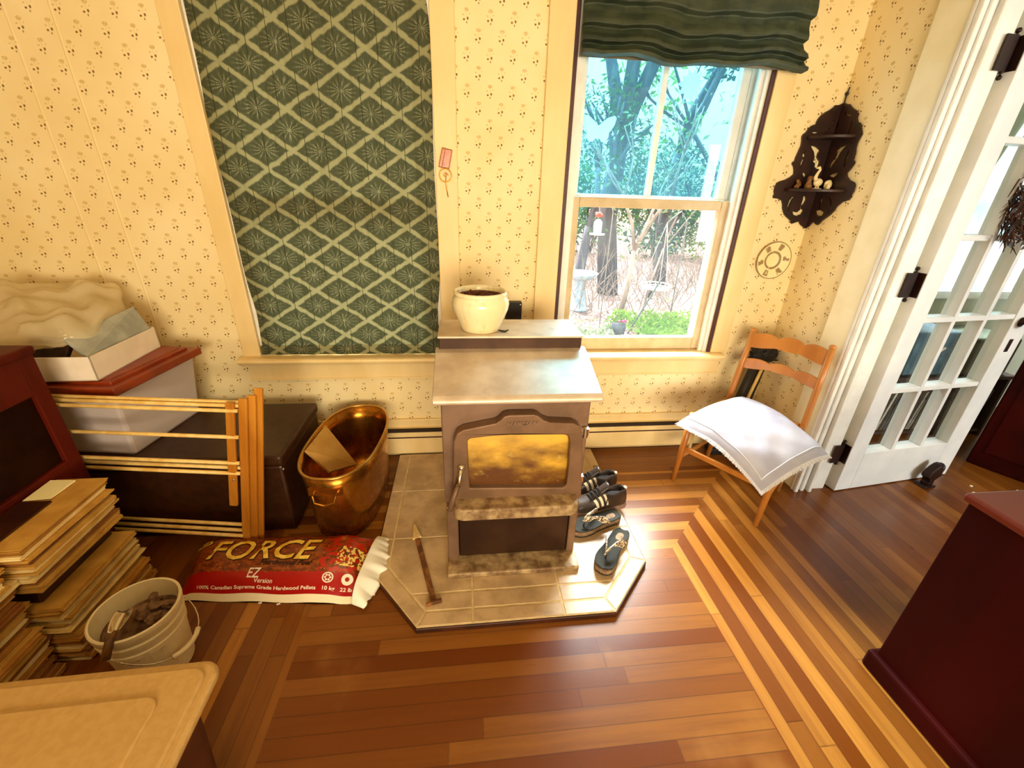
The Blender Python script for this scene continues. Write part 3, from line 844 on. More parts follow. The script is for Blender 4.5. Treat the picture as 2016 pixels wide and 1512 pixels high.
build('shell', mb, M_PORC, smooth=True, label='pale round shell at the right end of the corner shelf', cat='shell')
mb = MB()
for k in range(7): mb.ball((1.692 + 0.007*(k % 3), 2.222 - 0.006*(k//3), sz + 0.008 + 0.009*(k % 4)), 0.008, 8, 6)
build('shell_cluster', mb, M_BRN, smooth=True, label='small speckled shell cluster at the left end of the corner shelf', cat='shell')
mb = MB().box(1.790, 1.806, 2.125, 2.140, sz, sz+0.022)
build('stone_cube', mb, M_PORC, bevel=0.003, label='little white block beside the shell on the corner shelf', cat='trinket')

# ------------------------------------------------------------------ chest, storage bin, boxes on it
M_VINYL = noisy('dark_brown_vinyl', lin(66, 34, 10), lin(50, 24, 6), 0.42, 30, bump=0.1)
ch = root('storage_chest', 'long low dark brown chest against the wall behind the wooden drying rack', 'chest', (-1.2, 1.88, 0))
build('body', MB().box(-1.86, -0.808, 1.628, 2.125, 0.0, 0.365), M_VINYL, ch, bevel=0.012)
build('lid', MB().box(-1.865, -0.800, 1.620, 2.132, 0.368, 0.420), M_VINYL, ch, bevel=0.014, seg=3)
build('corner_stud', MB().ball((-0.803, 1.624, 0.352), 0.006), M_STEEL, ch)

def milky(name, col, tr=0.2, tl=0.4, rough=0.35):
    M = Mat(name, col, rough); t = M.t
    a = t.nodes.new('ShaderNodeBsdfTranslucent'); a.inputs[0].default_value = col
    b = t.nodes.new('ShaderNodeBsdfTransparent')
    m1 = t.nodes.new('ShaderNodeMixShader'); m1.inputs[0].default_value = tl
    m2 = t.nodes.new('ShaderNodeMixShader'); m2.inputs[0].default_value = tr
    t.links.new(M.b.outputs[0], m1.inputs[1]); t.links.new(a.outputs[0], m1.inputs[2])
    t.links.new(m1.outputs[0], m2.inputs[1]); t.links.new(b.outputs[0], m2.inputs[2]); t.links.new(m2.outputs[0], M.out.inputs[0])
    return M
M_BIN = milky('milky_plastic', lin(238, 226, 222), 0.16, 0.35).m
M_LIDRED = noisy('red_brown_plastic', lin(146, 54, 14), lin(126, 42, 10), 0.38, 8)
bn = root('storage_bin', 'translucent white plastic bin with a red brown lid standing on the dark chest', 'storage bin', (-1.61, 1.894, 0.420), math.radians(-8))
b_ = MB()
def ringbox(mb, hx0, hy0, z0, hx1, hy1, z1):
    vs = [(-hx0, -hy0, z0), (hx0, -hy0, z0), (hx0, hy0, z0), (-hx0, hy0, z0), (-hx1, -hy1, z1), (hx1, -hy1, z1), (hx1, hy1, z1), (-hx1, hy1, z1)]
    mb.add(vs, [(3, 2, 1, 0), (0, 1, 5, 4), (1, 2, 6, 5), (2, 3, 7, 6), (3, 0, 4, 7)])
ringbox(b_, 0.235, 0.195, 0.0, 0.270, 0.218, 0.305)
build('tub', b_, M_BIN, bn, bevel=0.012, local=True, solid=0.003)
l_ = MB().box(-0.300, 0.300, -0.240, 0.240, 0.300, 0.334)
l_.box(-0.262, 0.262, -0.204, 0.204, 0.330, 0.346); l_.box(-0.245, 0.245, -0.188, 0.188, 0.340, 0.350)
build('lid', l_, M_LIDRED, bn, bevel=0.010, seg=3, local=True, merge=False)

M_CARTON = noisy('white_cardboard', lin(246, 232, 214), lin(238, 222, 200), 0.8, 10)
bx_ = root('cardboard_box', 'open shallow white cardboard box on the red brown bin lid', 'box', (-1.64, 1.855, 0.770), math.radians(1))
w_ = MB(); hx, hy, hh, tk = 0.212, 0.195, 0.098, 0.004
w_.box(-hx, hx, -hy, hy, 0, tk)
w_.box(-hx, hx, -hy, -hy+tk, 0, hh); w_.box(-hx, hx, hy-tk, hy, 0, hh); w_.box(-hx, -hx+tk, -hy, hy, 0, hh); w_.box(hx-tk, hx, -hy, hy, 0, hh)
build('walls', w_, M_CARTON, bx_, local=True, merge=False)
M_GREYENV = noisy('grey_mailer', lin(176, 178, 168), lin(150, 152, 142), 0.5, 12)
def slab(name, P, th, mat, **k):
    """a thick sheet through four corner points"""
    P = [Vector(p) for p in P]; n = (P[1]-P[0]).cross(P[3]-P[0]).normalized() * th/2
    mb = MB().add([p - n for p in P] + [p + n for p in P], [(3, 2, 1, 0), (4, 5, 6, 7), (0, 1, 5, 4), (1, 2, 6, 5), (2, 3, 7, 6), (3, 0, 4, 7)])
    return build(name, mb, mat, **k)
slab('padded_envelope', [(-1.448, 1.685, 0.855), (-1.440, 2.035, 0.862), (-1.478, 2.035, 0.965), (-1.545, 1.73, 0.915)], 0.016, M_GREYENV, bevel=0.005, label='grey padded envelope sticking up at a slant out of the white cardboard box', cat='envelope')
slab('notebook', [(-1.475, 1.78, 0.80), (-1.447, 1.80, 0.850), (-1.445, 2.03, 0.855), (-1.490, 2.03, 0.80)], 0.008, M_BLACK, label='dark notebook tucked below the grey envelope inside the white box', cat='notebook')
slab('dark_packet', [(-1.72, 1.69, 0.80), (-1.56, 1.69, 0.80), (-1.56, 1.80, 0.90), (-1.72, 1.80, 0.90)], 0.02, M_MAHOG, bevel=0.004, label='dark packet at the front of the white box below the bubble wrap', cat='packet')
def wrap_material():
    M = milky('bubble_wrap_film', lin(240, 226, 188), 0.30, 0.35, 0.10)
    v = M.t.nodes.new('ShaderNodeTexVoronoi'); v.inputs['Scale'].default_value = 75
    g = M.t.nodes.new('ShaderNodeTexCoord'); M.t.links.new(g.outputs['Object'], v.inputs['Vector'])
    M.bump(X(M.t, v.outputs[0]).inv(), 0.35, 0.003)
    return M.m
M_WRAP = wrap_material()
def pillow(cx, cy, cz, rx, ry, rz_, tx=0.0, ty=0.0, rot=0.0, amp=0.02, seed=1.0, nu=60, nv=36):
    def fn(a, b):
        th = PI*b; ph = 2*PI*a
        def sp(v, e): return math.copysign(abs(v)**e, v)
        x = rx*sp(math.sin(th), .55)*sp(math.cos(ph), .55); y = ry*sp(math.sin(th), .55)*sp(math.sin(ph), .55); z = rz_*sp(math.cos(th), 0.8)
        z += amp*(math.sin(x*23+seed)*math.sin(y*19+seed*2) + 0.6*math.sin(x*47+y*31+seed*3) + 0.4*math.sin(y*63-x*29))
        x += amp*0.5*math.sin(y*27+z*40+seed); y += amp*0.5*math.sin(x*31+seed)
        z += tx*x + ty*y
        c, s_ = math.cos(rot), math.sin(rot)
        return Vector((cx + x*c - y*s_, cy + x*s_ + y*c, cz + z))
    return MB().grid(fn, nu, nv, True)
build('bubble_wrap', pillow(-1.79, 1.90, 0.965, 0.29, 0.25, 0.062, -0.02, 0.20, 0.22, 0.020), M_WRAP, smooth=True, label='crumpled clear bubble wrap heaped over the white cardboard box', cat='bubble wrap')

# ------------------------------------------------------------------ dark cabinet at the left edge
M_CAB = noisy('red_mahogany', lin(88, 20, 4), lin(62, 11, 2), 0.5, 7, (1, 1, 0.15), spec=0.15)
M_CABPANEL = noisy('dark_cabinet_panel', lin(40, 17, 5), lin(30, 11, 3), 0.6, 9, spec=0.05)
cb = root('panelled_cabinet', 'dark mahogany cabinet with a framed side panel at the left edge behind the papers', 'cabinet', (-1.9, 1.2, 0))
XC, YC, ZT = -1.480, 1.530, 0.965
build('carcass', MB().box(-2.05, XC-0.018, 1.06, YC, 0, ZT-0.03), M_CABPANEL, cb)
fm = MB()
fm.box(XC-0.018, XC, YC-0.055, YC, 0, ZT-0.03); fm.box(XC-0.018, XC, 1.06, 1.12, 0, ZT-0.03)
fm.box(XC-0.018, XC, 1.12, YC-0.055, 0.80, ZT-0.03); fm.box(XC-0.018, XC, 1.12, YC-0.055, 0.44, 0.53); fm.box(XC-0.018, XC, 1.12, YC-0.055, 0, 0.10)
build('side_frame', fm, M_CAB, cb, bevel=0.003, merge=False)
build('top', MB().box(-2.07, XC+0.010, 1.04, YC+0.006, ZT-0.03, ZT), M_CAB, cb, bevel=0.008)

# ------------------------------------------------------------------ folding drying rack
M_RACK = noisy('golden_pine', lin(206, 140, 46), lin(176, 108, 26), 0.42, 9, (1, 1, 0.12))
M_DOWEL = noisy('pale_dowel', lin(240, 206, 128), lin(224, 180, 92), 0.4, 20)
rk = root('drying_rack', 'folded wooden clothes drying rack leaning in front of the dark chest', 'drying rack', (-1.2, 1.53, 0.07))
def rackpt(t, z, d):
    """t=0 right end .. 1 left end, z height, d depth towards the camera"""
    xr = -0.940 + (z - 0.075) * 0.19; yr = 1.485 + (z-0.075)*0.02
    xl = -1.700 + (z - 0.075) * 0.02; yl = 1.596
    return Vector((xr + (xl-xr)*t, yr + (yl-yr)*t - d, z))
def slat(z0_, z1_, dx, d, w=0.034, th=0.013, t=0.0):
    a, b = rackpt(t, z0_, d), rackpt(t, z1_, d)
    up = (b-a).normalized(); sd = Vector((1, -0.18, 0)).normalized(); nn = up.cross(sd)
    vs = []
    for p in (a, b):
        for i, j in ((-1, -1), (1, -1), (1, 1), (-1, 1)): vs.append(p + sd*(i*w/2 + dx) + nn*(j*th/2))
    return MB().add(vs, [(3, 2, 1, 0), (4, 5, 6, 7), (0, 1, 5, 4), (1, 2, 6, 5), (2, 3, 7, 6), (3, 0, 4, 7)])
for z0_, z1_, dx, d in ((0.285, 0.752, -0.055, 0.022), (0.075, 0.765, -0.012, 0.008), (0.080, 0.772, 0.014, -0.008), (0.078, 0.795, 0.034, -0.024)):
    build('upright', slat(z0_, z1_, dx, d), M_RACK, rk, bevel=0.004)
for z0_, z1_, dx, d in ((0.16, 0.70, 0.02, 0.02), (0.05, 0.76, 0.0, 0.004)):
    build('upright', slat(z0_, z1_, dx, d, t=1.0), M_RACK, rk, bevel=0.004)
for py_, d in ((793, -0.012), (800, 0.004), (810, 0.022), (861.5, 0.022), (912, 0.022), (921, 0.006), (932, 0.02), (1030, -0.006), (1041, 0.004), (1051.5, 0.016)):
    z_ = at(440 if py_ < 1000 else 470, py_, y=1.50 - d).z
    build('dowel', MB().tube([rackpt(0.03, z_, d), rackpt(1.0, z_ + 0.004, d)], 0.0075, 8), M_DOWEL, rk, smooth=True)
build('bolt', MB().ball(rackpt(0, 0.42, 0.026) + Vector((-0.045, 0, 0)), 0.006), M_STEEL, rk)

# ------------------------------------------------------------------ copper tub with a board in it
M_COPPER = Mat('aged_copper', rough=0.28, metal=0.92)
cn = M_COPPER.noise(6, 5, stretch=(1, 1, 0.5)); cn2 = M_COPPER.noise(18, 4)
M_COPPER.color(M_COPPER.mix(cn.smooth(0.3, 0.7), lin(200, 138, 48), lin(146, 90, 24)))
M_COPPER.set('Roughness', cn2 * 0.25 + 0.15)
M_BRASSRIM = Mat('pale_brass_rim', lin(206, 160, 80), 0.3, 0.9).m
M_CARD = noisy('brown_cardboard', lin(196, 150, 72), lin(176, 130, 56), 0.85, 8)
tb = root('copper_tub', 'tall oval copper wash tub standing between the dark chest and the tiled hearth', 'tub', (-0.580, 1.838, 0), math.radians(-4))
pr_ = [(0.0, 0.006), (0.83, 0.004), (0.86, 0.010), (0.90, 0.12), (0.955, 0.30), (0.985, 0.372), (0.97, 0.372), (0.94, 0.30), (0.885, 0.12), (0.845, 0.016), (0.0, 0.014)]
build('body', MB().lathe(pr_, (0, 0, 0), 72, 0.172, 0.336, sq=2.5), M_COPPER.m, tb, smooth=True, local=True)
def sel(t, a, b, sq=2.5):
    c, s_ = math.cos(t), math.sin(t)
    return (a*math.copysign(abs(c)**(2/sq), c), b*math.copysign(abs(s_)**(2/sq), s_))
build('rim', MB().tube([Vector((*sel(2*PI*k/72 + 0.01, 0.169, 0.331), 0.374)) for k in range(72)], 0.0065, 8, True), M_BRASSRIM, tb, smooth=True, local=True)
build('handle', MB().tube([(-0.05, -0.318, 0.300), (-0.048, -0.345, 0.295), (-0.04, -0.352, 0.265), (0.0, -0.356, 0.255), (0.04, -0.352, 0.265), (0.048, -0.345, 0.295), (0.05, -0.318, 0.300)], 0.005, 8).box(-0.07, 0.07, -0.326, -0.312, 0.285, 0.318), M_COPPER.m, tb, smooth=False, local=True)
slab('cardboard_sheet', [at(640, 838, z=0.362), at(702, 915, z=0.235), at(648, 930, z=0.262), at(600, 888, z=0.372)], 0.010, M_CARD, label='tan cardboard sheet lying at a slant inside the copper tub', cat='cardboard')

# ------------------------------------------------------------------ bag of pellets
BP = [Vector((-1.130, 1.268, 0)), Vector((-0.425, 1.196, 0)), Vector((-0.372, 1.512, 0)), Vector((-1.185, 1.535, 0))]
def bag_top(u, v, dh=0.0):
    p = (BP[0]*(1-u) + BP[1]*u)*(1-v) + (BP[3]*(1-u) + BP[2]*u)*v
    uu = min(max(u, 0.0), 1.0); vv = min(max(v, 0.0), 1.0)
    h_ = 0.112 * (1 - abs(2*uu-1)**9) * ((1 - (1 - vv/0.66)**2.6) if vv < 0.66 else (1 - ((vv-0.66)/0.34)**3))
    h_ += (0.0035*math.sin(uu*19 + vv*5)*math.sin(vv*8+1) + 0.006*math.sin(uu*40+vv*9)*max(0, uu-0.72)*2.5) * (1 if 0.05 < uu < 0.97 else 0)
    return Vector((p.x, p.y, 0.005 + h_ + dh))
bg = root('pellet_bag', 'red and brown plastic sack of hardwood pellets lying flat on the floor', 'bag', (-0.78, 1.38, 0))
def bag_mat():
    M = Mat('printed_bag', rough=0.28, spec=0.6)
    n = M.t.nodes.new('ShaderNodeUVMap'); sp_ = M.t.nodes.new('ShaderNodeSeparateXYZ'); M.t.links.new(n.outputs[0], sp_.inputs[0])
    u, v = X(M.t, sp_.outputs[0]), X(M.t, sp_.outputs[1])
    w1 = M.noise(1.0, 5, vec=M.vec(u*26.0, v*20.0, 0.0)); w2 = M.noise(1.0, 4, vec=M.vec(u*60.0, v*22.0, 2.0))
    wood = M.mix(w1.smooth(0.35, 0.65), lin(96, 34, 8), lin(150, 70, 16))
    wood = M.mix(w2.smooth(0.58, 0.72) * 0.7, wood, lin(206, 140, 40))
    red = M.mix(w1 * 0.3, lin(168, 8, 6), lin(120, 4, 4))
    edge = w2 * 0.06
    isred = (v + edge).lt(0.29).mx((v - edge).gt(0.84) * u.gt(0.42))
    fire = u.gt(0.735) * v.gt(0.27) * w1.gt(0.5)
    c = M.mix(isred, wood, red); c = M.mix(fire, c, lin(176, 26, 8))
    fl = u.gt(0.82) * v.gt(0.33) * v.lt(0.60) * w2.gt(0.52)
    c = M.mix(fl, c, lin(232, 206, 110))
    c = M.mix(v.lt(0.060), c, lin(240, 226, 190))
    M.color(c); M.bump(w1, 0.15, 0.004)
    return M.m
mb = MB().grid(lambda a, b: bag_top(a, b), 80, 40)
n0 = len(mb.v)
mb.grid(lambda a, b: Vector((*(bag_top(a, b).xy), 0.0)), 80, 2)
bag = build('sack', mb, bag_mat(), bg, smooth=True, merge=False)
uvl = bag.data.uv_layers.new(name='UVMap')
for lp_ in bag.data.loops:
    i = lp_.vertex_index
    if i < n0: uvl.data[lp_.index].uv = ((i % 81)/80, (i//81)/40)
    else: uvl.data[lp_.index].uv = (((i-n0) % 81)/80, 0.0)
M_YEL = noisy('gold_print', lin(246, 214, 96), lin(220, 168, 40), 0.4, 40)
M_WPRINT = Mat('white_print', lin(244, 228, 206), 0.4).m
M_DPRINT = Mat('dark_print', lin(40, 12, 4), 0.4).m
LU, LV = 0.73, 0.315
def onbag(u0, v0, dh=0.0022): return lambda a, b, c: bag_top(u0 + a/LU, v0 + b/LV, dh)
def dense(mb):
    me = bpy.data.meshes.new('tmp'); me.from_pydata([tuple(v) for v in mb.v], [], mb.f); return mb
def letter(s_, u0, u1, v0, v1, mat, shear=0.0, bold=0.0, dh=0.0022):
    mb = text_mb(s_, 1.0, shear, bold, lambda a, b, c: Vector((a, b, 0)))
    xs_ = [p.x for p in mb.v]; ys_ = [p.y for p in mb.v]
    x0_, x1_, y0_, y1_ = min(xs_), max(xs_), min(ys_), max(ys_)
    mb.v = [bag_top(u0 + (u1-u0)*(p.x-x0_)/(x1_-x0_), v0 + (v1-v0)*(p.y-y0_)/(y1_-y0_), dh) for p in mb.v]
    build('lettering', mb, mat, bg)
letter('FORCE', 0.128, 0.718, 0.385, 0.715, M_DPRINT, 0.35, 0.035, 0.0022)
letter('FORCE', 0.132, 0.712, 0.395, 0.705, M_YEL, 0.35, 0.015, 0.0042)
letter('Hardwood Fuel', 0.42, 0.70, 0.325, 0.388, M_DPRINT, 0.4, 0.03, 0.003)
letter('EZ', 0.365, 0.440, 0.190, 0.295, M_WPRINT, 0.3, 0.012)
letter('Version', 0.408, 0.505, 0.145, 0.188, M_WPRINT, 0.15, 0.010)
letter('100% Canadian Supreme Grade Hardwood Pellets', 0.105, 0.745, 0.082, 0.122, M_WPRINT, 0.0, 0.018)
letter('10 kg   22 lb', 0.780, 0.940, 0.082, 0.124, M_WPRINT, 0.0, 0.018)
def disc(u0, v0, r, r2=None, n=24, dh=0.003, e=1.0):
    mb = MB(); f = onbag(u0, v0, dh)
    if r2: mb.add([f(r*math.cos(2*PI*k/n), e*r*math.sin(2*PI*k/n), 0) for k in range(n)] + [f(r2*math.cos(2*PI*k/n), e*r2*math.sin(2*PI*k/n), 0) for k in range(n)], [(k, (k+1) % n, n+(k+1) % n, n+k) for k in range(n)])
    else: mb.add([f(r*math.cos(2*PI*k/n), e*r*math.sin(2*PI*k/n), 0) for k in range(n)], [list(range(n))])
    return mb
e1 = disc(0.800, 0.200, 0.022, 0.017, e=0.72); 
for k in range(6): 
    a_ = PI/3*k; e1.v and None
    q = disc(0.800 + 0.010*math.cos(a_)/LU, 0.200 + 0.0075*math.sin(a_)/LV, 0.0045, None, 8, e=0.72); e1.add(q.v, q.f)
build('emblem', e1, M_WPRINT, bg)
build('emblem', disc(0.905, 0.195, 0.023, 0.009, e=0.72), M_WPRINT, bg)
q = disc(0.540, 0.93, 0.028, 0.020, e=0.5); q2 = disc(0.540, 0.93, 0.010, None, 8); q.add(q2.v, q2.f)
build('emblem', q, M_WPRINT, bg)
q = disc(0.085, 0.72, 0.034, 0.024, e=0.6); q2 = disc(0.090, 0.73, 0.012, None, 8); q.add(q2.v, q2.f)
build('emblem', q, M_YEL, bg)
M_WPLAST = noisy('white_bag_end', lin(250, 246, 230), lin(240, 226, 150), 0.4, 10, lo=0.55, hi=0.75, bump=0.3)
def endflap(a, b):
    v = a; s_ = b
    p = (BP[1]*(1-v) + BP[2]*v)
    wv = 0.5 + 0.5*math.sin(v*23) * math.sin(v*9+1)
    out = (-0.030 + 0.075*s_*(0.88 + 0.30*math.sin(v*5.2-0.9) + 0.07*math.sin(v*33) + 0.05*math.sin(v*61)))
    hgt = 0.070*(1-s_)**0.7*max(0.05, 1-abs(2*v-1)**4)**0.6 + 0.010 + 0.010*s_*wv + (0.005*math.sin(v*29)*s_)
    return Vector((p.x + out, p.y - (0.02*s_ if v < 0.2 else 0) - 0.012 + 0.024*v, max(0.004, hgt)))
build('torn_end', MB().grid(endflap, 46, 12), M_WPLAST, bg, smooth=True, solid=0.002)

# ------------------------------------------------------------------ poker tool on the hearth
pk = root('ash_scraper', 'rusty flat ash scraper lying on the tiles left of the stove', 'hearth tool', (-0.18, 1.33, HZ))
Aq, Bq = Vector((-0.232, 1.490, HZ+0.008)), Vector((-0.137, 1.152, HZ+0.008))
M_RUST = noisy('rusty_iron', lin(92, 50, 18), lin(150, 96, 44), 0.6, 20, (1, 1, 1), lo=0.45, hi=0.7)
dr = (Bq-Aq).normalized(); sdv = Vector((-dr.y, dr.x, 0))
def bar(P, Q, w_, t_):
    d_ = (Q-P).normalized(); s_ = Vector((-d_.y, d_.x, 0)) * w_/2; u_ = Vector((0, 0, t_/2))
    return MB().add([P-s_-u_, P+s_-u_, P+s_+u_, P-s_+u_, Q-s_-u_, Q+s_-u_, Q+s_+u_, Q-s_+u_], [(3, 2, 1, 0), (4, 5, 6, 7), (0, 1, 5, 4), (1, 2, 6, 5), (2, 3, 7, 6), (3, 0, 4, 7)])
build('shaft', bar(Aq, Bq, 0.022, 0.007), M_RUST, pk, bevel=0.002)
build('blade', bar(Bq - sdv*0.030 - dr*0.0, Bq + sdv*0.030, 0.012, 0.016), M_RUST, pk, bevel=0.002)
tip = at(816, 1033, z=HZ+0.008)
tp = [Aq - sdv*0.022, Aq + sdv*0.020, tip + sdv*0.004, tip - sdv*0.004]
build('pointed_handle', MB().add([p + Vector((0, 0, d)) for d in (-0.005, 0.006) for p in tp], [(3, 2, 1, 0), (4, 5, 6, 7), (0, 1, 5, 4), (1, 2, 6, 5), (2, 3, 7, 6), (3, 0, 4, 7)]), noisy('pale_worn_wood', lin(226, 196, 136), lin(206, 170, 104), 0.6, 30), pk, bevel=0.002)

# ------------------------------------------------------------------ newspapers and magazines in two stacks
PAPER = [noisy('newsprint_%s' % c_, lin(*a), lin(*b), 0.8, 12) for c_, a, b in (('tan', (206, 156, 66), (186, 134, 48)), ('pale', (240, 216, 150), (226, 190, 112)), ('brown', (150, 92, 26), (128, 74, 18)), ('ochre', (188, 130, 44), (166, 108, 30)))]
M_DARKMAG = noisy('dark_magazine', lin(44, 18, 8), lin(60, 28, 12), 0.35, 10)
rnd = random.Random(11)
def paper(x1, y0, y1, z, th, depth, mat, rot, label, group, name='newspaper', first=[0]):
    mb = MB()
    cx, cy = x1 - depth/2, (y0+y1)/2
    R = Matrix.Translation((cx, cy, z)) @ Matrix.Rotation(rot, 4, 'Z')
    hx, hy = depth/2, (y1-y0)/2
    k = rnd.uniform(-1, 1) * th * 0.5
    pts = []
    def fn(a, b): return R @ Vector((-hx + 2*hx*a, -hy + 2*hy*b, 0))
    nl_ = 3 if th > 0.010 else 2
    for L in range(nl_):
        zz0, zz1 = th*L/nl_, th*(L+1)/nl_ - 0.0012
        e = rnd.uniform(-0.004, 0.003)
        f = rnd.uniform(-0.006, 0.003)
        mb.box(-hx, hx + e, -hy - f, hy + f, zz0, zz1, R)
    o_ = build(name, mb, mat, merge=False, label=label, cat='newspaper', group=group)
    return o_
def stack(x1, y0, y1, plan, depth, label, group, jit=0.010):
    z = 0.0
    for (th, mi, dx) in plan:
        paper(x1 + dx + rnd.uniform(-jit, jit), y0 + rnd.uniform(-jit, jit), y1 + rnd.uniform(-jit, jit), z, th, depth, PAPER[mi], rnd.uniform(-0.03, 0.03), label, group)
        z += th + 0.0006
    return z
def plan(total, dx, mats, lo_=0.010, hi_=0.019):
    out = []; s_ = 0
    while s_ < total:
        t_ = rnd.uniform(lo_, hi_); out.append((t_, rnd.choice(mats), dx)); s_ += t_ + 0.0006
    return out
LA = 'folded newspaper in the taller stack at the left next to the drying rack'
LB = 'folded newspaper in the nearer stack at the left behind the beige tote'
pa = plan(0.135, 0.030, [0, 3, 2, 1], 0.009, 0.015) + plan(0.125, 0.018, [1, 1, 0, 3]) 
za = stack(-1.300, 1.052, 1.385, pa, 0.165, LA, 'newspapers of the taller stack')
o_ = build('shoe_box', MB().box(-1.470, -1.345, 1.075, 1.372, za, za + 0.072), M_DARKMAG, bevel=0.004, label='flat dark box sandwiched in the middle of the taller newspaper stack', cat='box')
za += 0.0726
zt = za
pb_ = plan(0.165, 0.0, [0, 1, 0, 3, 2], 0.009, 0.017)
for (th, mi, dx) in pb_:
    paper(-1.300 + rnd.uniform(-0.010, 0.012), 1.052 + rnd.uniform(-0.008, 0.008), 1.388 + rnd.uniform(-0.008, 0.008), zt, th, 0.165, PAPER[mi], rnd.uniform(-0.03, 0.03), LA, 'newspapers of the taller stack'); zt += th + 0.0006
TOPZ = zt
build('magazine', MB().box(-1.470, -1.375, 1.08, 1.265, TOPZ, TOPZ+0.006), M_DARKMAG, label='dark magazine lying on top of the taller newspaper stack', cat='magazine')
fl_ = MB().add([(-1.468, 1.272, TOPZ+0.0015), (-1.390, 1.280, TOPZ+0.0015), (-1.385, 1.375, TOPZ+0.0015), (-1.468, 1.38, TOPZ+0.0015), (-1.468, 1.272, TOPZ+0.0045), (-1.390, 1.280, TOPZ+0.0045), (-1.385, 1.375, TOPZ+0.0065), (-1.468, 1.38, TOPZ+0.0065)], [(3, 2, 1, 0), (4, 5, 6, 7), (0, 1, 5, 4), (1, 2, 6, 5), (2, 3, 7, 6), (3, 0, 4, 7)])
build('folded_paper', fl_, Mat('white_paper', lin(250, 236, 176), 0.6).m, label='folded white sheet beside the dark magazine on the taller newspaper stack', cat='paper')
zb = stack(-1.345, 0.705, 1.030, plan(0.46, 0.0, [0, 2, 3, 1, 0]), 0.20, LB, 'newspapers of the nearer stack', 0.016)
# loose sheets and a crumpled scrap by the bucket
mb = MB().ball((-1.135, 0.865, 0.030), (0.045, 0.030, 0.030), 10, 6, jit=0.15)
build('paper_wad', mb, PAPER[1], label='crumpled pale paper wad on the floor between the newspapers and the bucket', cat='paper')

# ------------------------------------------------------------------ bucket with ash and scoop
M_BUCKET = noisy('white_bucket_plastic', lin(244, 232, 196), lin(232, 214, 168), 0.35, 5)
BC = Vector((-1.0437, 1.0264, 0)); BH = 0.270
bk = root('bucket', 'white ribbed plastic bucket of ash on the floor behind the beige tote', 'bucket', BC)
pr_ = [(0, 0.0), (0.088, 0.0), (0.093, 0.005), (0.105, 0.165), (0.109, 0.166), (0.110, 0.184), (0.1065, 0.187), (0.1075, 0.208), (0.113, 0.210), (0.114, 0.222), (0.109, 0.226), (0.1095, 0.240), (0.116, 0.243), (0.118, 0.256), (0.1178, 0.267), (0.114, 0.270), (0.110, 0.268), (0.109, 0.255), (0.102, 0.16), (0.090, 0.010), (0, 0.008)]
build('pail', MB().lathe(pr_, BC, 48), M_BUCKET, bk, smooth=False, bevel=0)
hb = [BC + Vector((0.118*math.cos(t), 0.118*math.sin(t), 0.205 - 0.10*math.sin((t+0.95)/2.9*PI) if True else 0)) for t in [(-0.95 + 2.9*k/18) for k in range(19)]]
bb_ = [BC + Vector(((0.122 + 0.012*math.sin(PI*k/18))*math.cos(-0.95+2.9*k/18 - 0.6), (0.122 + 0.012*math.sin(PI*k/18))*math.sin(-0.95+2.9*k/18 - 0.6), 0.200 - 0.085*math.sin(PI*k/18))) for k in range(19)]
bail = build('bail', MB().tube(bb_, 0.0022, 6), M_STEEL, bk, smooth=True)
build('grip', MB().tube(bb_[6:12], 0.008, 10), M_BUCKET, bail, smooth=True)
M_ASH = noisy('grey_ash', lin(132, 100, 72), lin(84, 56, 36), 0.95, 24, bump=0.7)
am = MB().grid(lambda a, b: BC + Vector((0.104*b*math.cos(2*PI*a), 0.104*b*math.sin(2*PI*a), 0.195 + 0.055*(1-b)*(0.7+0.5*math.sin(a*2*PI-0.4)) + 0.010*math.sin(a*2*PI*3+b*11)*b)), 36, 12, True)
for i in range(26):
    t = rnd.uniform(-0.5, 1.6); r_ = 0.085*math.sqrt(rnd.random())
    am.ball(BC + Vector((r_*math.cos(t), r_*math.sin(t), 0.215 + 0.03*rnd.random())), (rnd.uniform(.008, .022), rnd.uniform(.008, .02), rnd.uniform(.006, .014)), 7, 5, jit=0.2)
build('ash', am, M_ASH, label='brown grey ash and clinker filling the white bucket', cat='ash', kind='stuff')
sc = root('hand_scoop', 'small metal hand scoop with a dark handle resting over the rim of the ash bucket', 'scoop', BC + Vector((0, -0.05, 0.22)))
P0 = at(247, 1205, z=0.275); P1 = at(226, 1246, z=0.283); P2 = at(207, 1300, z=0.245)
d_ = (P0-P1).normalized()
def scoop(a, b):
    s_ = Vector((-d_.y, d_.x, 0)).normalized()
    wd = 0.026*(0.55 + 0.9*b - 0.75*b*b*b)
    return P1 + d_*(0.085*b) + s_*((a-0.5)*2*wd) + Vector((0, 0, 0.014*(2*a-1)**2 - 0.004))
build('blade', MB().grid(scoop, 12, 12), M_STEEL, sc, smooth=True, solid=0.002)
build('handle', MB().tube([P1 + d_*0.006, P1*0.6+P2*0.4 + Vector((0, 0, 0.012)), P2], [0.006, 0.011, 0.012], 10), noisy('scoop_handle', lin(120, 80, 26), lin(90, 56, 14), 0.5, 20), sc, smooth=True)

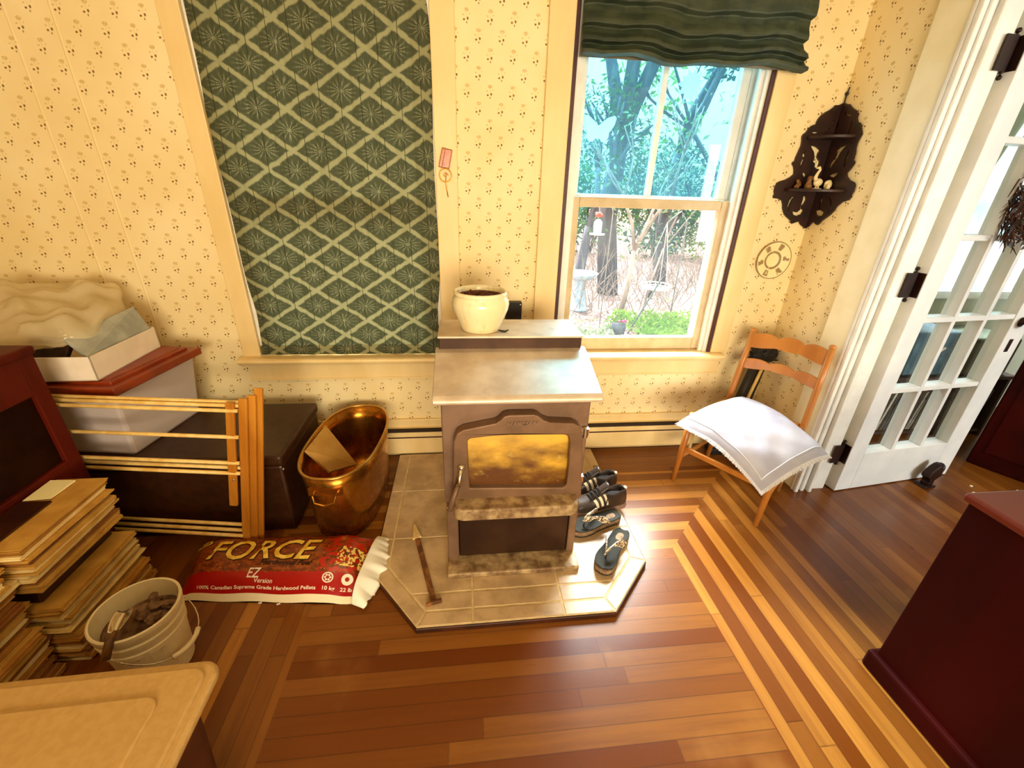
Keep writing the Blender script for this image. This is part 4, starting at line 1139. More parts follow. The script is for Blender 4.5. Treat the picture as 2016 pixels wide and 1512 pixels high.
# ------------------------------------------------------------------ beige tote in the foreground
M_TOTE = noisy('beige_plastic_lid', lin(196, 156, 92), lin(188, 148, 82), 0.5, 60, bump=0.05)
M_TOTEB = noisy('shaded_tote_body', lin(84, 40, 10), lin(70, 32, 8), 0.5, 8)  # body colour darkened to stand for the shadow below the lid
tz = 0.500
far_r = at(414, 1332, z=tz)
tt = root('storage_tote', 'large storage tote with a beige lid in the near left corner', 'storage tote', (-0.85, 0.35, 0))
def rrect(x0, x1, y0, y1, r, n=8, skew=None):
    pl = []
    for cx, cy, a0 in ((x1-r, y1-r, 0), (x0+r, y1-r, PI/2), (x0+r, y0+r, PI), (x1-r, y0+r, 1.5*PI)):
        for k in range(n+1): pl.append((cx + r*math.cos(a0+PI/2*k/n), cy + r*math.sin(a0+PI/2*k/n)))
    return pl
TR = math.radians(1.5)
ox, oy = -0.567, 0.688
def tf(a, b, c): return Vector((ox + a*math.cos(TR) - b*math.sin(TR), oy + a*math.sin(TR) + b*math.cos(TR), c))
lidp = rrect(-0.62, 0.0, -0.44, 0.0, 0.040)
lm = MB().prism(lidp, tf, tz-0.030, tz-0.006)
build('rim', lm, M_TOTE, tt, bevel=0.010, seg=3)
lm = MB().prism(rrect(-0.600, -0.020, -0.42, -0.018, 0.034), tf, tz-0.012, tz)
build('lid', lm, M_TOTE, tt, bevel=0.008, seg=3)
lm = MB().prism(rrect(-0.52, -0.085, -0.36, -0.075, 0.03), tf, tz-0.004, tz+0.005)
build('raised_panel', lm, M_TOTE, tt, bevel=0.005, seg=3)
tm = MB(); hp_ = rrect(-0.585, -0.035, -0.41, -0.035, 0.05)
n_ = len(hp_)
tm.add([tf(a, b, tz-0.025) for a, b in hp_] + [tf((a+0.31)*0.9-0.31, (b+0.22)*0.9-0.22, 0.0) for a, b in hp_], [(k, (k+1) % n_, n_+(k+1) % n_, n_+k) for k in range(n_)] + [list(range(n_, 2*n_))])
build('body', tm, M_TOTEB, tt)

# ------------------------------------------------------------------ chair with cushion, broom behind it
M_MAPLE = noisy('honey_maple', lin(196, 128, 54), lin(170, 102, 36), 0.35, 7, (1, 1, 0.2), coat=0.2)
FL, FR, BL, BR = Vector((1.178, 1.872, 0)), Vector((1.434, 1.490, 0)), Vector((1.505, 2.085, 0)), Vector((1.735, 1.742, 0))
SZ = 0.425
FLs, FRs, BLs, BRs = Vector((1.222, 1.898, SZ)), Vector((1.476, 1.520, SZ)), Vector((1.545, 2.085, SZ)), Vector((1.757, 1.748, SZ))
BLt, BRt = Vector((1.604, 2.112, 0.822)), Vector((1.780, 1.768, 0.842))
chr_ = root('side_chair', 'ladder-back maple side chair in the corner beside the french door', 'chair', (1.46, 1.79, 0))
def leg(a, b, c_=None):
    pts = [a, a*0.5+b*0.5, b]; rs = [0.012, 0.017, 0.016]
    if c_ is not None: pts += [b*0.5+c_*0.5 + (b-c_)*0.0, c_]; rs += [0.016, 0.015]
    return MB().tube(pts, rs, 12)
build('front_leg', leg(FL, FLs), M_MAPLE, chr_, smooth=True); build('front_leg', leg(FR, FRs), M_MAPLE, chr_, smooth=True)
pl_ = build('back_post', leg(BL, BLs, BLt).ball(BLt + Vector((0, 0, 0.004)), (0.017, 0.017, 0.012)), M_MAPLE, chr_, smooth=True)
pr2 = build('back_post', leg(BR, BRs, BRt).ball(BRt + Vector((0, 0, 0.004)), (0.017, 0.017, 0.012)), M_MAPLE, chr_, smooth=True)
sc_ = (FLs+FRs+BRs+BLs)/4
stq = [sc_ + (p - sc_)*0.90 - Vector((0, 0, 0.006)) for p in (FLs, FRs, BRs, BLs)]
build('seat', MB().add([p + Vector((0, 0, d)) for d in (-0.020, 0.012) for p in stq], [(3, 2, 1, 0), (4, 5, 6, 7), (0, 1, 5, 4), (1, 2, 6, 5), (2, 3, 7, 6), (3, 0, 4, 7)]), M_MAPLE, chr_, bevel=0.008)
lerp = lambda a, b, t: a*(1-t) + b*t
rl_ = MB()
for a, b in ((FLs, FRs), (FRs, BRs), (BRs, BLs), (BLs, FLs)): rl_.tube([a - Vector((0, 0, 0.012)), b - Vector((0, 0, 0.012))], 0.009, 8)
build('seat_rail', rl_, M_MAPLE, chr_, smooth=True)
def stretcher(a, b, r=0.009): build('stretcher', MB().tube([a, lerp(a, b, .5), b], [r*0.8, r*1.2, r*0.8], 8), M_MAPLE, chr_, smooth=True)
build('front_rail', bar(lerp(FL, FLs, 0.50), lerp(FR, FRs, 0.50), 0.016, 0.030), M_MAPLE, chr_, bevel=0.004)
stretcher(lerp(FL, FLs, .35), lerp(BL, BLs, .35)); stretcher(lerp(FR, FRs, .35), lerp(BR, BRs, .35)); stretcher(lerp(FR, FRs, .6), lerp(BR, BRs, .6)); stretcher(lerp(BL, BLs, .4), lerp(BR, BRs, .4))
def slat_back(f0, hi_, lo_, hump, name):
    """a scalloped slat between the posts; f0.. = fraction of the post above the seat"""
    A_, B_ = lerp(BLs, BLt, f0), lerp(BRs, BRt, f0)
    ax = (B_-A_); ax.z = 0; nrm = Vector((-ax.y, ax.x, 0)).normalized()
    def top(t): return hi_ + hump*(abs(math.sin(3*PI*t))**0.7)*(0.8+0.5*math.sin(PI*t)) - 0.0
    def bot(t): return -lo_ + 0.018*math.sin(PI*t)*1.2 - 0.006*abs(math.sin(3*PI*t))
    N = 48; vs = []; fs = []
    for s_ in (0, 1):
        for k in range(N+1):
            t = k/N; c = lerp(A_, B_, t) - nrm*(0.028*math.sin(PI*t)) * -1.0
            for h_ in (bot(t), top(t)): vs.append(c + nrm*((s_-0.5)*0.011) + Vector((0, 0, h_)))
    o2 = 2*(N+1)
    for k in range(N):
        a = 2*k
        fs += [(a, a+2, a+3, a+1), (o2+a, o2+a+1, o2+a+3, o2+a+2), (a+1, a+3, o2+a+3, o2+a+1), (a, o2+a, o2+a+2, a+2)]
    fs += [(0, 1, o2+1, o2), (2*N, o2+2*N, o2+2*N+1, 2*N+1)]
    build(name, MB().add(vs, fs), M_MAPLE, chr_, bevel=0.002)
slat_back(0.90, 0.018, 0.055, 0.016, 'back_slat'); slat_back(0.56, 0.012, 0.040, 0.014, 'back_slat')

M_CUSH = Mat('pale_lilac_denim', rough=0.9, spec=0.1)
q_ = M_CUSH.noise(5, 3); q2_ = M_CUSH.noise(160, 2)
M_CUSH.color(M_CUSH.mix(q_.smooth(0.35, 0.7), lin(158, 156, 170), lin(176, 174, 184))); M_CUSH.bump(q2_, 0.25, 0.002)
CL, CF, CR, CB = at(1336, 832, z=0.447), Vector((1.290, 1.372, 0.318)), at(1632, 893, z=0.452), at(1462, 778, z=0.455)
cu_ = root('seat_cushion', 'pale lilac frayed denim cushion on the seat of the maple chair, front corner drooping', 'cushion', (1.40, 1.66, 0.437))
def cush(a, b):
    p = lerp(lerp(CL, CF, a), lerp(CB, CR, a), b)
    p = Vector(p) + Vector((0.835, 0.55, 0))*(0.050*math.sin(PI*a)*b**2) + Vector((-0.55, 0.835, 0))*(0.022*math.sin(PI*b)*(1-a)**2)
    flatten = Vector((p.x, p.y, 0.447))
    # lies flat on the seat, bends down over the front edge
    dd = (p - FRs).dot(Vector((0.835, 0.55, 0)))
    zz = 0.447 if dd > -0.02 else 0.447 - 0.0
    k = max(0.0, min(1.0, (0.30 - (p - CF).xy.length)/0.30))
    zz = 0.447 - 0.129*k**1.6
    sag = 0.010*math.sin(PI*a)*0
    return Vector((p.x, p.y, zz + sag))
def cush_top(a, b):
    p = cush(a, b)
    e = max(0.0, (1-abs(2*a-1)**6))**0.7 * max(0.0, (1-abs(2*b-1)**6))**0.7
    pin = 1.0
    e *= 0.85 + 0.10*math.sin(a*9+b*4) - 0.28*math.exp(-((a-0.36)**2+(b-0.62)**2)/0.006)
    p = Vector(p); p.z += 0.060*e + 0.004*math.sin(a*21)*math.sin(b*17)*e
    return p
cm_ = MB().grid(cush_top, 56, 56)
cm_.grid(lambda a, b: cush(a, b) - Vector((0, 0, 0.004)), 56, 2)
build('cover', cm_, M_CUSH.m, cu_, smooth=True, merge=False)
M_FRAY = Mat('frayed_white_edge', lin(206, 204, 208), 0.9).m
fr_ = MB(); sm_ = MB()
def edge(fn, n, cenf):
    for k in range(n):
        a = k/n
        for w_ in (0, 0.5):
            p = fn(a + w_/n); q = fn(min(1.0, a + (w_+0.42)/n))
            c_ = cenf()
            out = (p - c_); out.z = 0; out.normalize()
            dn = Vector((0, 0, -0.010 - 0.004*rnd.random()))
            r = p + out*(0.014 + 0.006*rnd.random()) + dn; s__ = q + out*(0.014 + 0.004*rnd.random()) + dn
            fr_.add([p, q, s__, r], [(0, 1, 2, 3)])
cc = (CL+CF+CR+CB)/4
for fn, n in ((lambda t: cush(t, 0.0), 70), (lambda t: cush(1.0, t), 60), (lambda t: cush(0.0, t), 60), (lambda t: cush(t, 1.0), 60)):
    edge(fn, n, lambda: cc)
build('fringe', fr_, M_FRAY, cu_, solid=0.0015, merge=False)
ins = []
for k in range(31): ins.append(cush_top(0.05 + 0.9*k/30, 0.055) + Vector((0, 0, 0.0015)))
for k in range(31): ins.append(cush_top(0.945, 0.055 + 0.89*k/30) + Vector((0, 0, 0.0015)))
build('seam', MB().tube(ins, 0.0022, 6), M_FRAY, cu_, smooth=True)

br = root('hearth_broom', 'black bristle broom standing head up in the corner behind the maple chair', 'broom', (1.62, 2.17, 0))
hm = MB().ball((1.748, 2.165, 0.655), (0.085, 0.034, 0.060), 16, 10, jit=0.10)
for i in range(150):
    t = rnd.uniform(0, 2*PI); u_ = rnd.uniform(-1, 1)
    p = Vector((1.748 + 0.075*math.cos(t), 2.165 + 0.028*math.sin(t), 0.655 + 0.048*u_)); d_ = (p - Vector((1.748, 2.165, 0.62))).normalized()
    hm.tube([p, p + d_*rnd.uniform(0.015, 0.040)], [0.0025, 0.0008], 4)
build('bristles', hm, M_BLACK, br)
build('handle', MB().tube([(1.600, 2.150, 0.02), (1.715, 2.160, 0.640)], 0.026, 10), M_BLACK, br, smooth=True)
build('handle', MB().tube([(1.690, 2.170, 0.02), (1.775, 2.175, 0.640)], 0.022, 10), M_BLACK, br, smooth=True)
build('handle', MB().tube([(1.640, 2.135, 0.02), (1.744, 2.140, 0.585)], 0.010, 8), M_DOWEL, br, smooth=True, label='pale wooden handle')
build('foot', MB().box(1.54, 1.70, 2.10, 2.19, 0.0, 0.045), M_BLACK, br, bevel=0.008)

# ------------------------------------------------------------------ shoes on the hearth
M_SHOE = noisy('worn_black_leather', lin(44, 34, 30), lin(70, 58, 50), 0.38, 14, bump=0.2)
M_SOLE = noisy('dusty_sole', lin(168, 140, 128), lin(132, 104, 92), 0.7, 14)
M_LINE = noisy('shoe_lining', lin(24, 16, 12), lin(34, 24, 18), 0.9, 20)
M_STRIPE = Mat('white_stripe', lin(240, 228, 200), 0.5).m
M_LACE = Mat('black_lace', lin(34, 28, 24), 0.8).m
def sneaker(label, heel, ang, side):
    """local: x from heel 0 to toe 0.29, y across, z up"""
    r_ = root('sneaker', label, 'shoe', (heel[0], heel[1], HZ), ang)
    prof = [(0.0, .028, .076), (.012, .034, .100), (.04, .038, .104), (.08, .038, .088), (.11, .040, .096), (.14, .043, .096), (.17, .047, .082), (.20, .050, .064), (.235, .049, .052), (.265, .042, .043), (.283, .030, .034), (.290, .012, .024)]
    def pr_at(x):
        for (a, b) in zip(prof, prof[1:]):
            if a[0] <= x <= b[0]:
                t = (x-a[0])/(b[0]-a[0]); t = t
                return (a[1]*(1-t)+b[1]*t, a[2]*(1-t)+b[2]*t)
        return prof[-1][1:]
    def up(a, b):
        x = 0.29*b; w_, h_ = pr_at(x); t = PI*a
        opening = max(0.0, min(1.0, (0.125-x)/0.03)) * max(0.0, min(1.0, (x-0.008)/0.012))
        cx = math.cos(t); sy = math.sin(t)**0.62
        y = w_*math.copysign(abs(cx)**0.8, cx) + 0.006*math.sin(x*11)
        z = 0.022 + h_*sy
        if opening > 0:
            lim = 0.80
            if math.sin(t) > lim:
                z = 0.022 + h_*(lim**0.62) - opening*0.045*((math.sin(t)-lim)/(1-lim))**0.6
        return Vector((x, y, z))
    build('upper', MB().grid(up, 40, 58), M_SHOE, r_, smooth=True, local=True)
    so = []
    for s_ in (1, -1):
        rng = prof if s_ == 1 else prof[::-1]
        for q in rng: so.append((q[0] - (0.004 if q[0] < 0.02 else 0) + (0.004 if q[0] > .28 else 0), s_*(q[1]+0.004) + 0.006*math.sin(q[0]*11)))
    build('sole', MB().prism(so, flat, 0.0, 0.027), M_SOLE, r_, local=True, bevel=0.004)
    build('lining', MB().ball((0.064, 0.004, 0.072), (0.050, 0.025, 0.014), 16, 8), M_LINE, r_, local=True, smooth=True)
    tg_ = MB().grid(lambda a, b: Vector((0.105 + 0.055*b, (a-0.5)*0.044 + 0.006, 0.150 - 0.038*b - 0.010*(2*a-1)**2)), 8, 8)
    build('tongue', tg_, M_SHOE, r_, local=True, smooth=True, solid=0.006)
    lc = MB()
    for k in range(5):
        x = 0.128 + 0.017*k; w_, h_ = pr_at(x); z_ = 0.022 + h_ + 0.004
        lc.tube([(x, -0.024+0.006, z_-0.008), (x+0.004, 0.006, z_+0.002), (x+0.008, 0.030, z_-0.008)], 0.0028, 6)
        lc.tube([(x, 0.030, z_-0.008), (x+0.006, 0.006, z_+0.003), (x+0.010, -0.018, z_-0.008)], 0.0028, 6)
    lc.tube([(0.125, 0.01, 0.128), (0.118, 0.048, 0.112), (0.13, 0.055, 0.06), (0.14, 0.052, 0.035)], 0.0025, 6).tube([(0.125, 0.0, 0.128), (0.115, -0.035, 0.134), (0.10, -0.02, 0.142), (0.125, 0.0, 0.130)], 0.0025, 6)
    build('lace', lc, M_LACE, r_, local=True, smooth=True)
    for k in range(3):
        x0 = 0.112 + 0.026*k
        def sp_(a, b, x0=x0):
            xx = x0 + 0.013*a + 0.018*b
            t_ = PI*(0.045 + 0.27*b) if side > 0 else PI*(1 - 0.045 - 0.27*b)
            w_, h_ = pr_at(xx); cx = math.cos(t_); sy = math.sin(t_)**0.62
            return Vector((xx, (w_+0.0022)*math.copysign(abs(cx)**0.8, cx) + 0.006*math.sin(xx*11), 0.022 + (h_+0.001)*sy))
        build('stripe', MB().grid(sp_, 3, 8), M_STRIPE, r_, local=True, smooth=True)
    build('heel_tab', MB().ball((0.001, 0.004, 0.105), (0.008, 0.011, 0.006), 10, 6), M_STRIPE, r_, local=True, smooth=True)
    return r_
sneaker('black sneaker with three white stripes on the hearth, the one nearer the flip-flops', (0.800, 1.668), math.radians(190), 1)
sneaker('black sneaker farther back on the hearth, half hidden behind the striped one', (0.792, 1.792), math.radians(186), 1)

M_FOOTBED = noisy('grey_green_footbed', lin(58, 58, 52), lin(44, 44, 40), 0.75, 9, spec=0.12)
M_FOAM = noisy('cork_foam', lin(150, 122, 92), lin(110, 84, 60), 0.8, 40)
M_RUBBER = noisy('black_rubber', lin(26, 22, 20), lin(38, 32, 28), 0.6, 20)
def leopard():
    M = Mat('leopard_strap', rough=0.5)
    v = M.t.nodes.new('ShaderNodeTexVoronoi'); v.inputs['Scale'].default_value = 95
    g_ = M.t.nodes.new('ShaderNodeTexCoord'); M.t.links.new(g_.outputs['Object'], v.inputs['Vector'])
    d = X(M.t, v.outputs[0])
    k = d.gt(0.25) * d.lt(0.52)
    M.color(M.mix(k, lin(240, 222, 190), lin(70, 44, 22)))
    return M.m
M_LEOP = leopard()
def flipflop(label, heel, ang, mir):
    r_ = root('flip_flop', label, 'flip-flop', (heel[0], heel[1], HZ), ang)
    pts = [(0.0, .018), (.010, .030), (.03, .037), (.07, .037), (.11, .035), (.15, .039), (.19, .046), (.22, .047), (.25, .041), (.268, .028), (.275, .010)]
    def outl(gr): return [(x - (gr if x < .02 else 0) + (gr if x > .26 else 0), w_ + gr + mir*0.010*math.sin((x-0.05)*10)) for x, w_ in pts] + [(x - (gr if x < .02 else 0) + (gr if x > .26 else 0), -(w_+gr) + mir*0.010*math.sin((x-0.05)*10)) for x, w_ in pts[::-1]]
    build('outsole', MB().prism(outl(0.0), flat, 0.0, 0.010), M_RUBBER, r_, local=True, bevel=0.003)
    build('midsole', MB().prism(outl(0.001), flat, 0.009, 0.030), M_FOAM, r_, local=True, bevel=0.003)
    def fb(a, b):
        x = 0.275*b
        for (p, q) in zip(pts, pts[1:]):
            if p[0] <= x <= q[0]+1e-9:
                t = (x-p[0])/(q[0]-p[0]); w_ = p[1]*(1-t)+q[1]*t
        y = (2*a-1)*w_
        return Vector((x, y + mir*0.010*math.sin((x-0.05)*10), 0.0305 + 0.006*abs(2*a-1)**3 + 0.008*max(0, (x-0.24)/0.035)**2 - 0.003*math.exp(-((x-.05)/.04)**2)*(1-(2*a-1)**2)))
    build('footbed', MB().grid(fb, 24, 44), M_FOOTBED, r_, local=True, smooth=True, solid=0.003)
    c0 = Vector((0.212, mir*0.012 - 0.0, 0.032))
    for s_, e_ in ((1, 0.105), (-1, 0.115)):
        def st_(a, b, s_=s_, e_=e_):
            x = 0.205 - (0.205-e_)*b**0.9; y = mir*0.012*(1-b) + s_*(0.038*b + 0.003) + mir*0.004
            z = 0.036 + 0.056*math.sin(PI*min(1, b*0.92+0.08))**0.8 * (1-0.50*b) + 0.004
            wd = 0.030 + 0.018*math.sin(PI*b)
            return Vector((x + (a-0.5)*wd*1.2, y + s_*(a-0.5)*-wd*0.4, z))
        build('strap', MB().grid(st_, 6, 18), M_LEOP, r_, local=True, smooth=True, solid=0.003)
    build('toe_post', MB().tube([(0.212, mir*0.014, 0.028), (0.208, mir*0.013, 0.052)], 0.004, 8), M_RUBBER, r_, local=True, smooth=True)
    return r_
flipflop('black flip-flop with leopard strap lying crosswise beside the sneakers', (0.742, 1.560), math.radians(196), 1)
flipflop('black flip-flop with leopard strap at the front right corner of the hearth', (0.722, 1.452), math.radians(234), -1)

# ------------------------------------------------------------------ french door, swung open into the side room
DA = Vector((2.055, 1.709, 0)); DANG = math.atan2(0.10, 0.828)
M_DOORW = noisy('door_white', lin(240, 240, 240), lin(228, 230, 232), 0.35, 5)
dr_ = root('french_door', 'white fifteen-pane french door standing open at the right', 'door', DA, DANG)
DWd, DTh, DHt = 0.835, 0.068, 2.22
cols = [(0.107, 0.290), (0.316, 0.500), (0.526, 0.708)]
RP = 0.3735
rows = [(0.243 + RP*k + (0.013 if k else 0), 0.243 + RP*(k+1) - (0.013 if k < 4 else 0)) for k in range(5)]
db_ = MB()
db_.box(0, cols[0][0], 0, DTh, 0.006, DHt); db_.box(cols[2][1], DWd, 0, DTh, 0.006, DHt)
db_.box(cols[0][0], cols[2][1], 0, DTh, 0.006, rows[0][0]); db_.box(cols[0][0], cols[2][1], 0, DTh, rows[4][1], DHt)
build('frame', db_, M_DOORW, dr_, local=True, bevel=0.003, merge=False)
for k in range(2):
    build('muntin', MB().box(cols[k][1], cols[k+1][0], 0.003, DTh-0.003, rows[0][0], rows[4][1]), M_DOORW, dr_, local=True, bevel=0.004)
for k in range(4):
    build('muntin', MB().box(cols[0][0], cols[2][1], 0.004, DTh-0.004, rows[k][1], rows[k+1][0]), M_DOORW, dr_, local=True, bevel=0.004)
for c0, c1 in cols:
    for r0, r1 in rows:
        build('pane', MB().box(c0-0.003, c1+0.003, DTh-0.028, DTh-0.025, r0-0.003, r1+0.003), M_GLASS_DOOR, dr_, local=True)
M_IRON = noisy('dark_bronze', lin(44, 18, 10), lin(30, 12, 6), 0.4, 20, metal=0.4)
kn = MB().lathe([(0, 0), (0.024, 0), (0.026, 0.004), (0.010, 0.010), (0.009, 0.026), (0.022, 0.034), (0.029, 0.048), (0.024, 0.060), (0, 0.066)], (0, 0, 0), 24, M=Matrix.Translation((0.765, 0.0, 0.962)) @ Matrix.Rotation(PI/2, 4, 'X'))
kb = build('knob', kn, M_IRON, dr_, local=True, smooth=True)
build('keyhole_plate', MB().box(0.752, 0.778, -0.003, 0.001, 0.80, 0.87), M_IRON, dr_, local=True, bevel=0.002)
for zc in (0.24, 1.155, 2.01):
    hm_ = MB().box(-0.004, 0.0, 0.004, 0.066, zc-0.055, zc+0.055).box(-0.076, -0.018, 0.026, 0.031, zc-0.055, zc+0.055)
    hm_.tube([(-0.014, 0.040, zc-0.058), (-0.014, 0.040, zc+0.058)], 0.008, 10)
    hm_.ball((-0.014, 0.040, zc+0.072), 0.009).ball((-0.014, 0.040, zc-0.072), 0.009).tube([(-0.014, 0.040, zc-0.07), (-0.014, 0.040, zc+0.07)], 0.004, 8)
    build('hinge', hm_, M_IRON, dr_, local=True)

# wreath hanging on the door
M_TWIG = noisy('dry_brown_twigs', lin(86, 46, 18), lin(50, 22, 8), 0.8, 20)
DM = ROOTM[dr_.name]
def dw(a, b, c): return DM @ Vector((a, b, c))
wr_ = root('dried_wreath', 'shaggy brown dried twig wreath hanging on the panes of the french door', 'wreath', dw(0.385, -0.05, 1.49))
rw_ = random.Random(5)
wm = MB()
for i in range(420):
    t = rw_.uniform(0, 2*PI); rr_ = 0.105 + rw_.uniform(-0.035, 0.035); tw = rw_.uniform(-0.05, -0.008)
    a0 = Vector((0.385 + rr_*math.cos(t), tw, 1.525 + rr_*1.25*math.sin(t)))
    tl_ = rw_.uniform(0.2, 0.7); r2_ = rr_ + rw_.uniform(-0.02, 0.06)
    a1 = Vector((0.385 + r2_*math.cos(t+tl_), tw + rw_.uniform(-0.02, 0.005), 1.525 + r2_*1.25*math.sin(t+tl_)))
    mid = (a0+a1)/2 + Vector((rw_.uniform(-.01, .01), rw_.uniform(-.015, .0), rw_.uniform(-.01, .01)))
    if max(a0.y, mid.y, a1.y) > -0.004: continue
    wm.tube([DM @ a0, DM @ mid, DM @ a1], [0.0035, 0.003, 0.001], 4)
build('twigs', wm, M_TWIG, wr_)
lvm = MB()
for i in range(90):
    t = rw_.uniform(0, 2*PI); rr_ = 0.105 + rw_.uniform(-0.04, 0.06)
    c_ = Vector((0.385 + rr_*math.cos(t), rw_.uniform(-0.06, -0.03), 1.525 + rr_*1.25*math.sin(t)))
    d1_ = Vector((rw_.uniform(-1, 1), rw_.uniform(-.3, .3), rw_.uniform(-1, 1))).normalized()*0.02; d2_ = Vector((-d1_.z, 0.004, d1_.x))*0.4
    lvm.add([DM @ (c_-d1_), DM @ (c_+d2_), DM @ (c_+d1_), DM @ (c_-d2_)], [(0, 1, 2, 3)])
build('leaves', lvm, M_MAHOG, wr_, solid=0.001)
build('hanging_wire', MB().tube([dw(0.385, -0.012, 1.62), dw(0.385, -0.006, 1.80), dw(0.385, -0.004, 2.15)], 0.0015, 5), M_TWIG, wr_)

# doorstop
ds = root('doorstop', 'small dark cast iron doorstop on the floor against the open french door', 'doorstop', dw(0.62, -0.06, 0))
dm_ = MB()
B0 = dw(0.605, -0.055, 0)
ax_ = Vector((math.cos(DANG), math.sin(DANG), 0)); ay_ = Vector((-ax_.y, ax_.x, 0))
def dl(a, b, c): return B0 + ax_*a + ay_*b + Vector((0, 0, c))
dm_.prism([(-0.055, 0.0), (0.030, 0.0), (0.028, 0.014), (-0.048, 0.016)], lambda a, b, c: dl(a, c, b), -0.03, 0.03)
build('base', dm_, M_IRON, ds, bevel=0.003)
out_ = [(-0.030, 0.014), (0.016, 0.014), (0.014, 0.045), (0.030, 0.060), (0.046, 0.066), (0.050, 0.082), (0.046, 0.098), (0.052, 0.118), (0.044, 0.142), (0.026, 0.150), (0.006, 0.146), (-0.018, 0.130), (-0.040, 0.105), (-0.052, 0.080), (-0.048, 0.064), (-0.030, 0.055), (-0.026, 0.035)]
build('figure', MB().prism(out_, lambda a, b, c: dl(a, c, b), -0.022, 0.022), M_IRON, ds, bevel=0.010, seg=3)
build('crest', MB().ball(dl(0.030, -0.004, 0.128), (0.018, 0.024, 0.026), 12, 8), M_BLACK, ds, smooth=True)

# paper scraps on the floor by the door
M_SCRAP = Mat('white_paper_scrap', lin(250, 244, 226), 0.8).m
for k, (px1, py1, sx_, sy_, an_, lb_) in enumerate(((1925, 972, 0.045, 0.012, -0.5, 'long white paper scrap on the floor in front of the open door'), (1912, 957, 0.014, 0.010, 0.2, 'tiniest white paper scrap on the floor near the door edge'), (2011, 972, 0.05, 0.05, 0.4, 'white paper scrap on the floor at the right edge of the view'))):
    P_ = at(px1, py1, z=0.002)
    mb = MB().cbox((P_.x, P_.y, 0.0025), (sx_, sy_, 0.004), an_)
    build('paper_scrap', mb, M_SCRAP, label=lb_, cat='paper')
for k, (px1, py1) in enumerate(((512, 1188), (548, 1190), (735, 1172))):
    P_ = at(px1, py1, z=0.003)
    build('wood_pellet', MB().tube([P_ + Vector((-0.006, 0, 0.001)), P_ + Vector((0.006, 0.003, 0.001))], 0.003, 8), M_CARTON, group='spilled pellets', label=('spilled pale pellet on the floor in front of the pellet bag' if k < 2 else 'spilled pale pellet between the torn bag end and the hearth'), cat='pellet')

# ------------------------------------------------------------------ dark cabinet in the right foreground
M_DRESS = noisy('deep_red_mahogany', lin(54, 4, 2), lin(42, 3, 1), 0.55, 5, (1, 1, 0.12), spec=0.08)
dc = root('mahogany_cabinet', 'very dark red mahogany cabinet in the near right corner', 'cabinet', (1.62, 0.3, 0))
XF, YK, HT = 1.405, 0.800, 0.762
build('carcass', MB().box(XF, XR-0.022, -0.70, YK, 0.06, HT-0.025), M_DRESS, dc, bevel=0.004)
build('plinth', MB().box(XF-0.020, XR-0.020, -0.72, YK+0.018, 0.0, 0.075), M_DRESS, dc, bevel=0.010)
build('top', MB().box(XF-0.012, XR-0.020, -0.73, YK+0.014, HT-0.026, HT), noisy('red_brown_top', lin(104, 28, 7), lin(84, 18, 4), 0.35, 5, (1, 0.15, 1)), dc, bevel=0.008)
# ------------------------------------------------------------------ things in the side room
M_SOFA = noisy('dark_red_cupboard', lin(66, 8, 4), lin(48, 5, 2), 0.55, 5, spec=0.1)
sb = root('mahogany_sideboard', 'dark red sideboard in the next room beyond the edge of the french door', 'sideboard', (3.6, 1.6, 0))
Rm = Matrix.Translation((3.17, 1.93, 0)) @ Matrix.Rotation(math.radians(-62), 4, 'Z')
build('carcass', MB().box(0.0, 1.3, 0.0, 0.45, 0.0, 0.98, Rm), M_SOFA, sb, bevel=0.01)
build('top', MB().box(-0.02, 1.32, -0.02, 0.46, 0.98, 1.01, Rm), M_SOFA, sb, bevel=0.006)
build('door_panel', MB().box(0.05, 0.62, -0.008, 0.01, 0.10, 0.90, Rm), M_SOFA, sb, bevel=0.004)
build('door_panel', MB().box(0.68, 1.25, -0.008, 0.01, 0.10, 0.90, Rm), M_SOFA, sb, bevel=0.004)
M_SHELF = noisy('dark_shelf_wood', lin(70, 50, 34), lin(54, 38, 24), 0.6, 8)
bs = root('low_bookshelf', 'low dark bookshelf of albums in the next room seen through the lower door panes', 'bookshelf', (2.85, 2.42, 0))
build('side', MB().box(2.16, 2.18, 2.22, 2.58, 0, 0.44), M_SHELF, bs); build('side', MB().box(3.62, 3.64, 2.22, 2.58, 0, 0.44), M_SHELF, bs)
build('top', MB().box(2.14, 3.66, 2.21, 2.58, 0.44, 0.465), M_SHELF, bs, bevel=0.003)
build('bottom', MB().box(2.18, 3.62, 2.23, 2.58, 0.03, 0.05), M_SHELF, bs); build('back', MB().box(2.16, 3.64, 2.575, 2.585, 0.0, 0.44), M_SHELF, bs)
ALB = [noisy('album_%s' % c_, lin(*a), lin(*[int(v*.8) for v in a]), 0.7, 20) for c_, a in (('grey', (120, 112, 98)), ('cream', (196, 184, 160)), ('brown', (92, 70, 50)), ('slate', (70, 74, 76)), ('white', (216, 208, 192)))]
x = 2.20; ra = random.Random(3); k = 0
while x < 3.55:
    t_ = ra.uniform(0.010, 0.024); lean = ra.uniform(0.05, 0.20); hgt_ = ra.uniform(0.29, 0.32)
    Rl = Matrix.Translation((x, 0, 0.051 + math.sin(lean)*0.0)) @ Matrix.Rotation(lean if True else 0, 4, 'Y')
    mb = MB().box(0, t_, 2.25, 2.55, math.sin(lean)*t_ + 0.001, hgt_, Rl)
    build('record_album', mb, ALB[ra.randrange(5)], label='leaning album on the low shelf behind the lower door panes', cat='album', group='albums on the low shelf')
    x += t_/math.cos(lean) + 0.004 + (0.02 if ra.random() < 0.1 else 0); k += 1
M_BLUE = noisy('blue_fabric', lin(66, 110, 134), lin(44, 84, 108), 0.7, 14, bump=0.2)
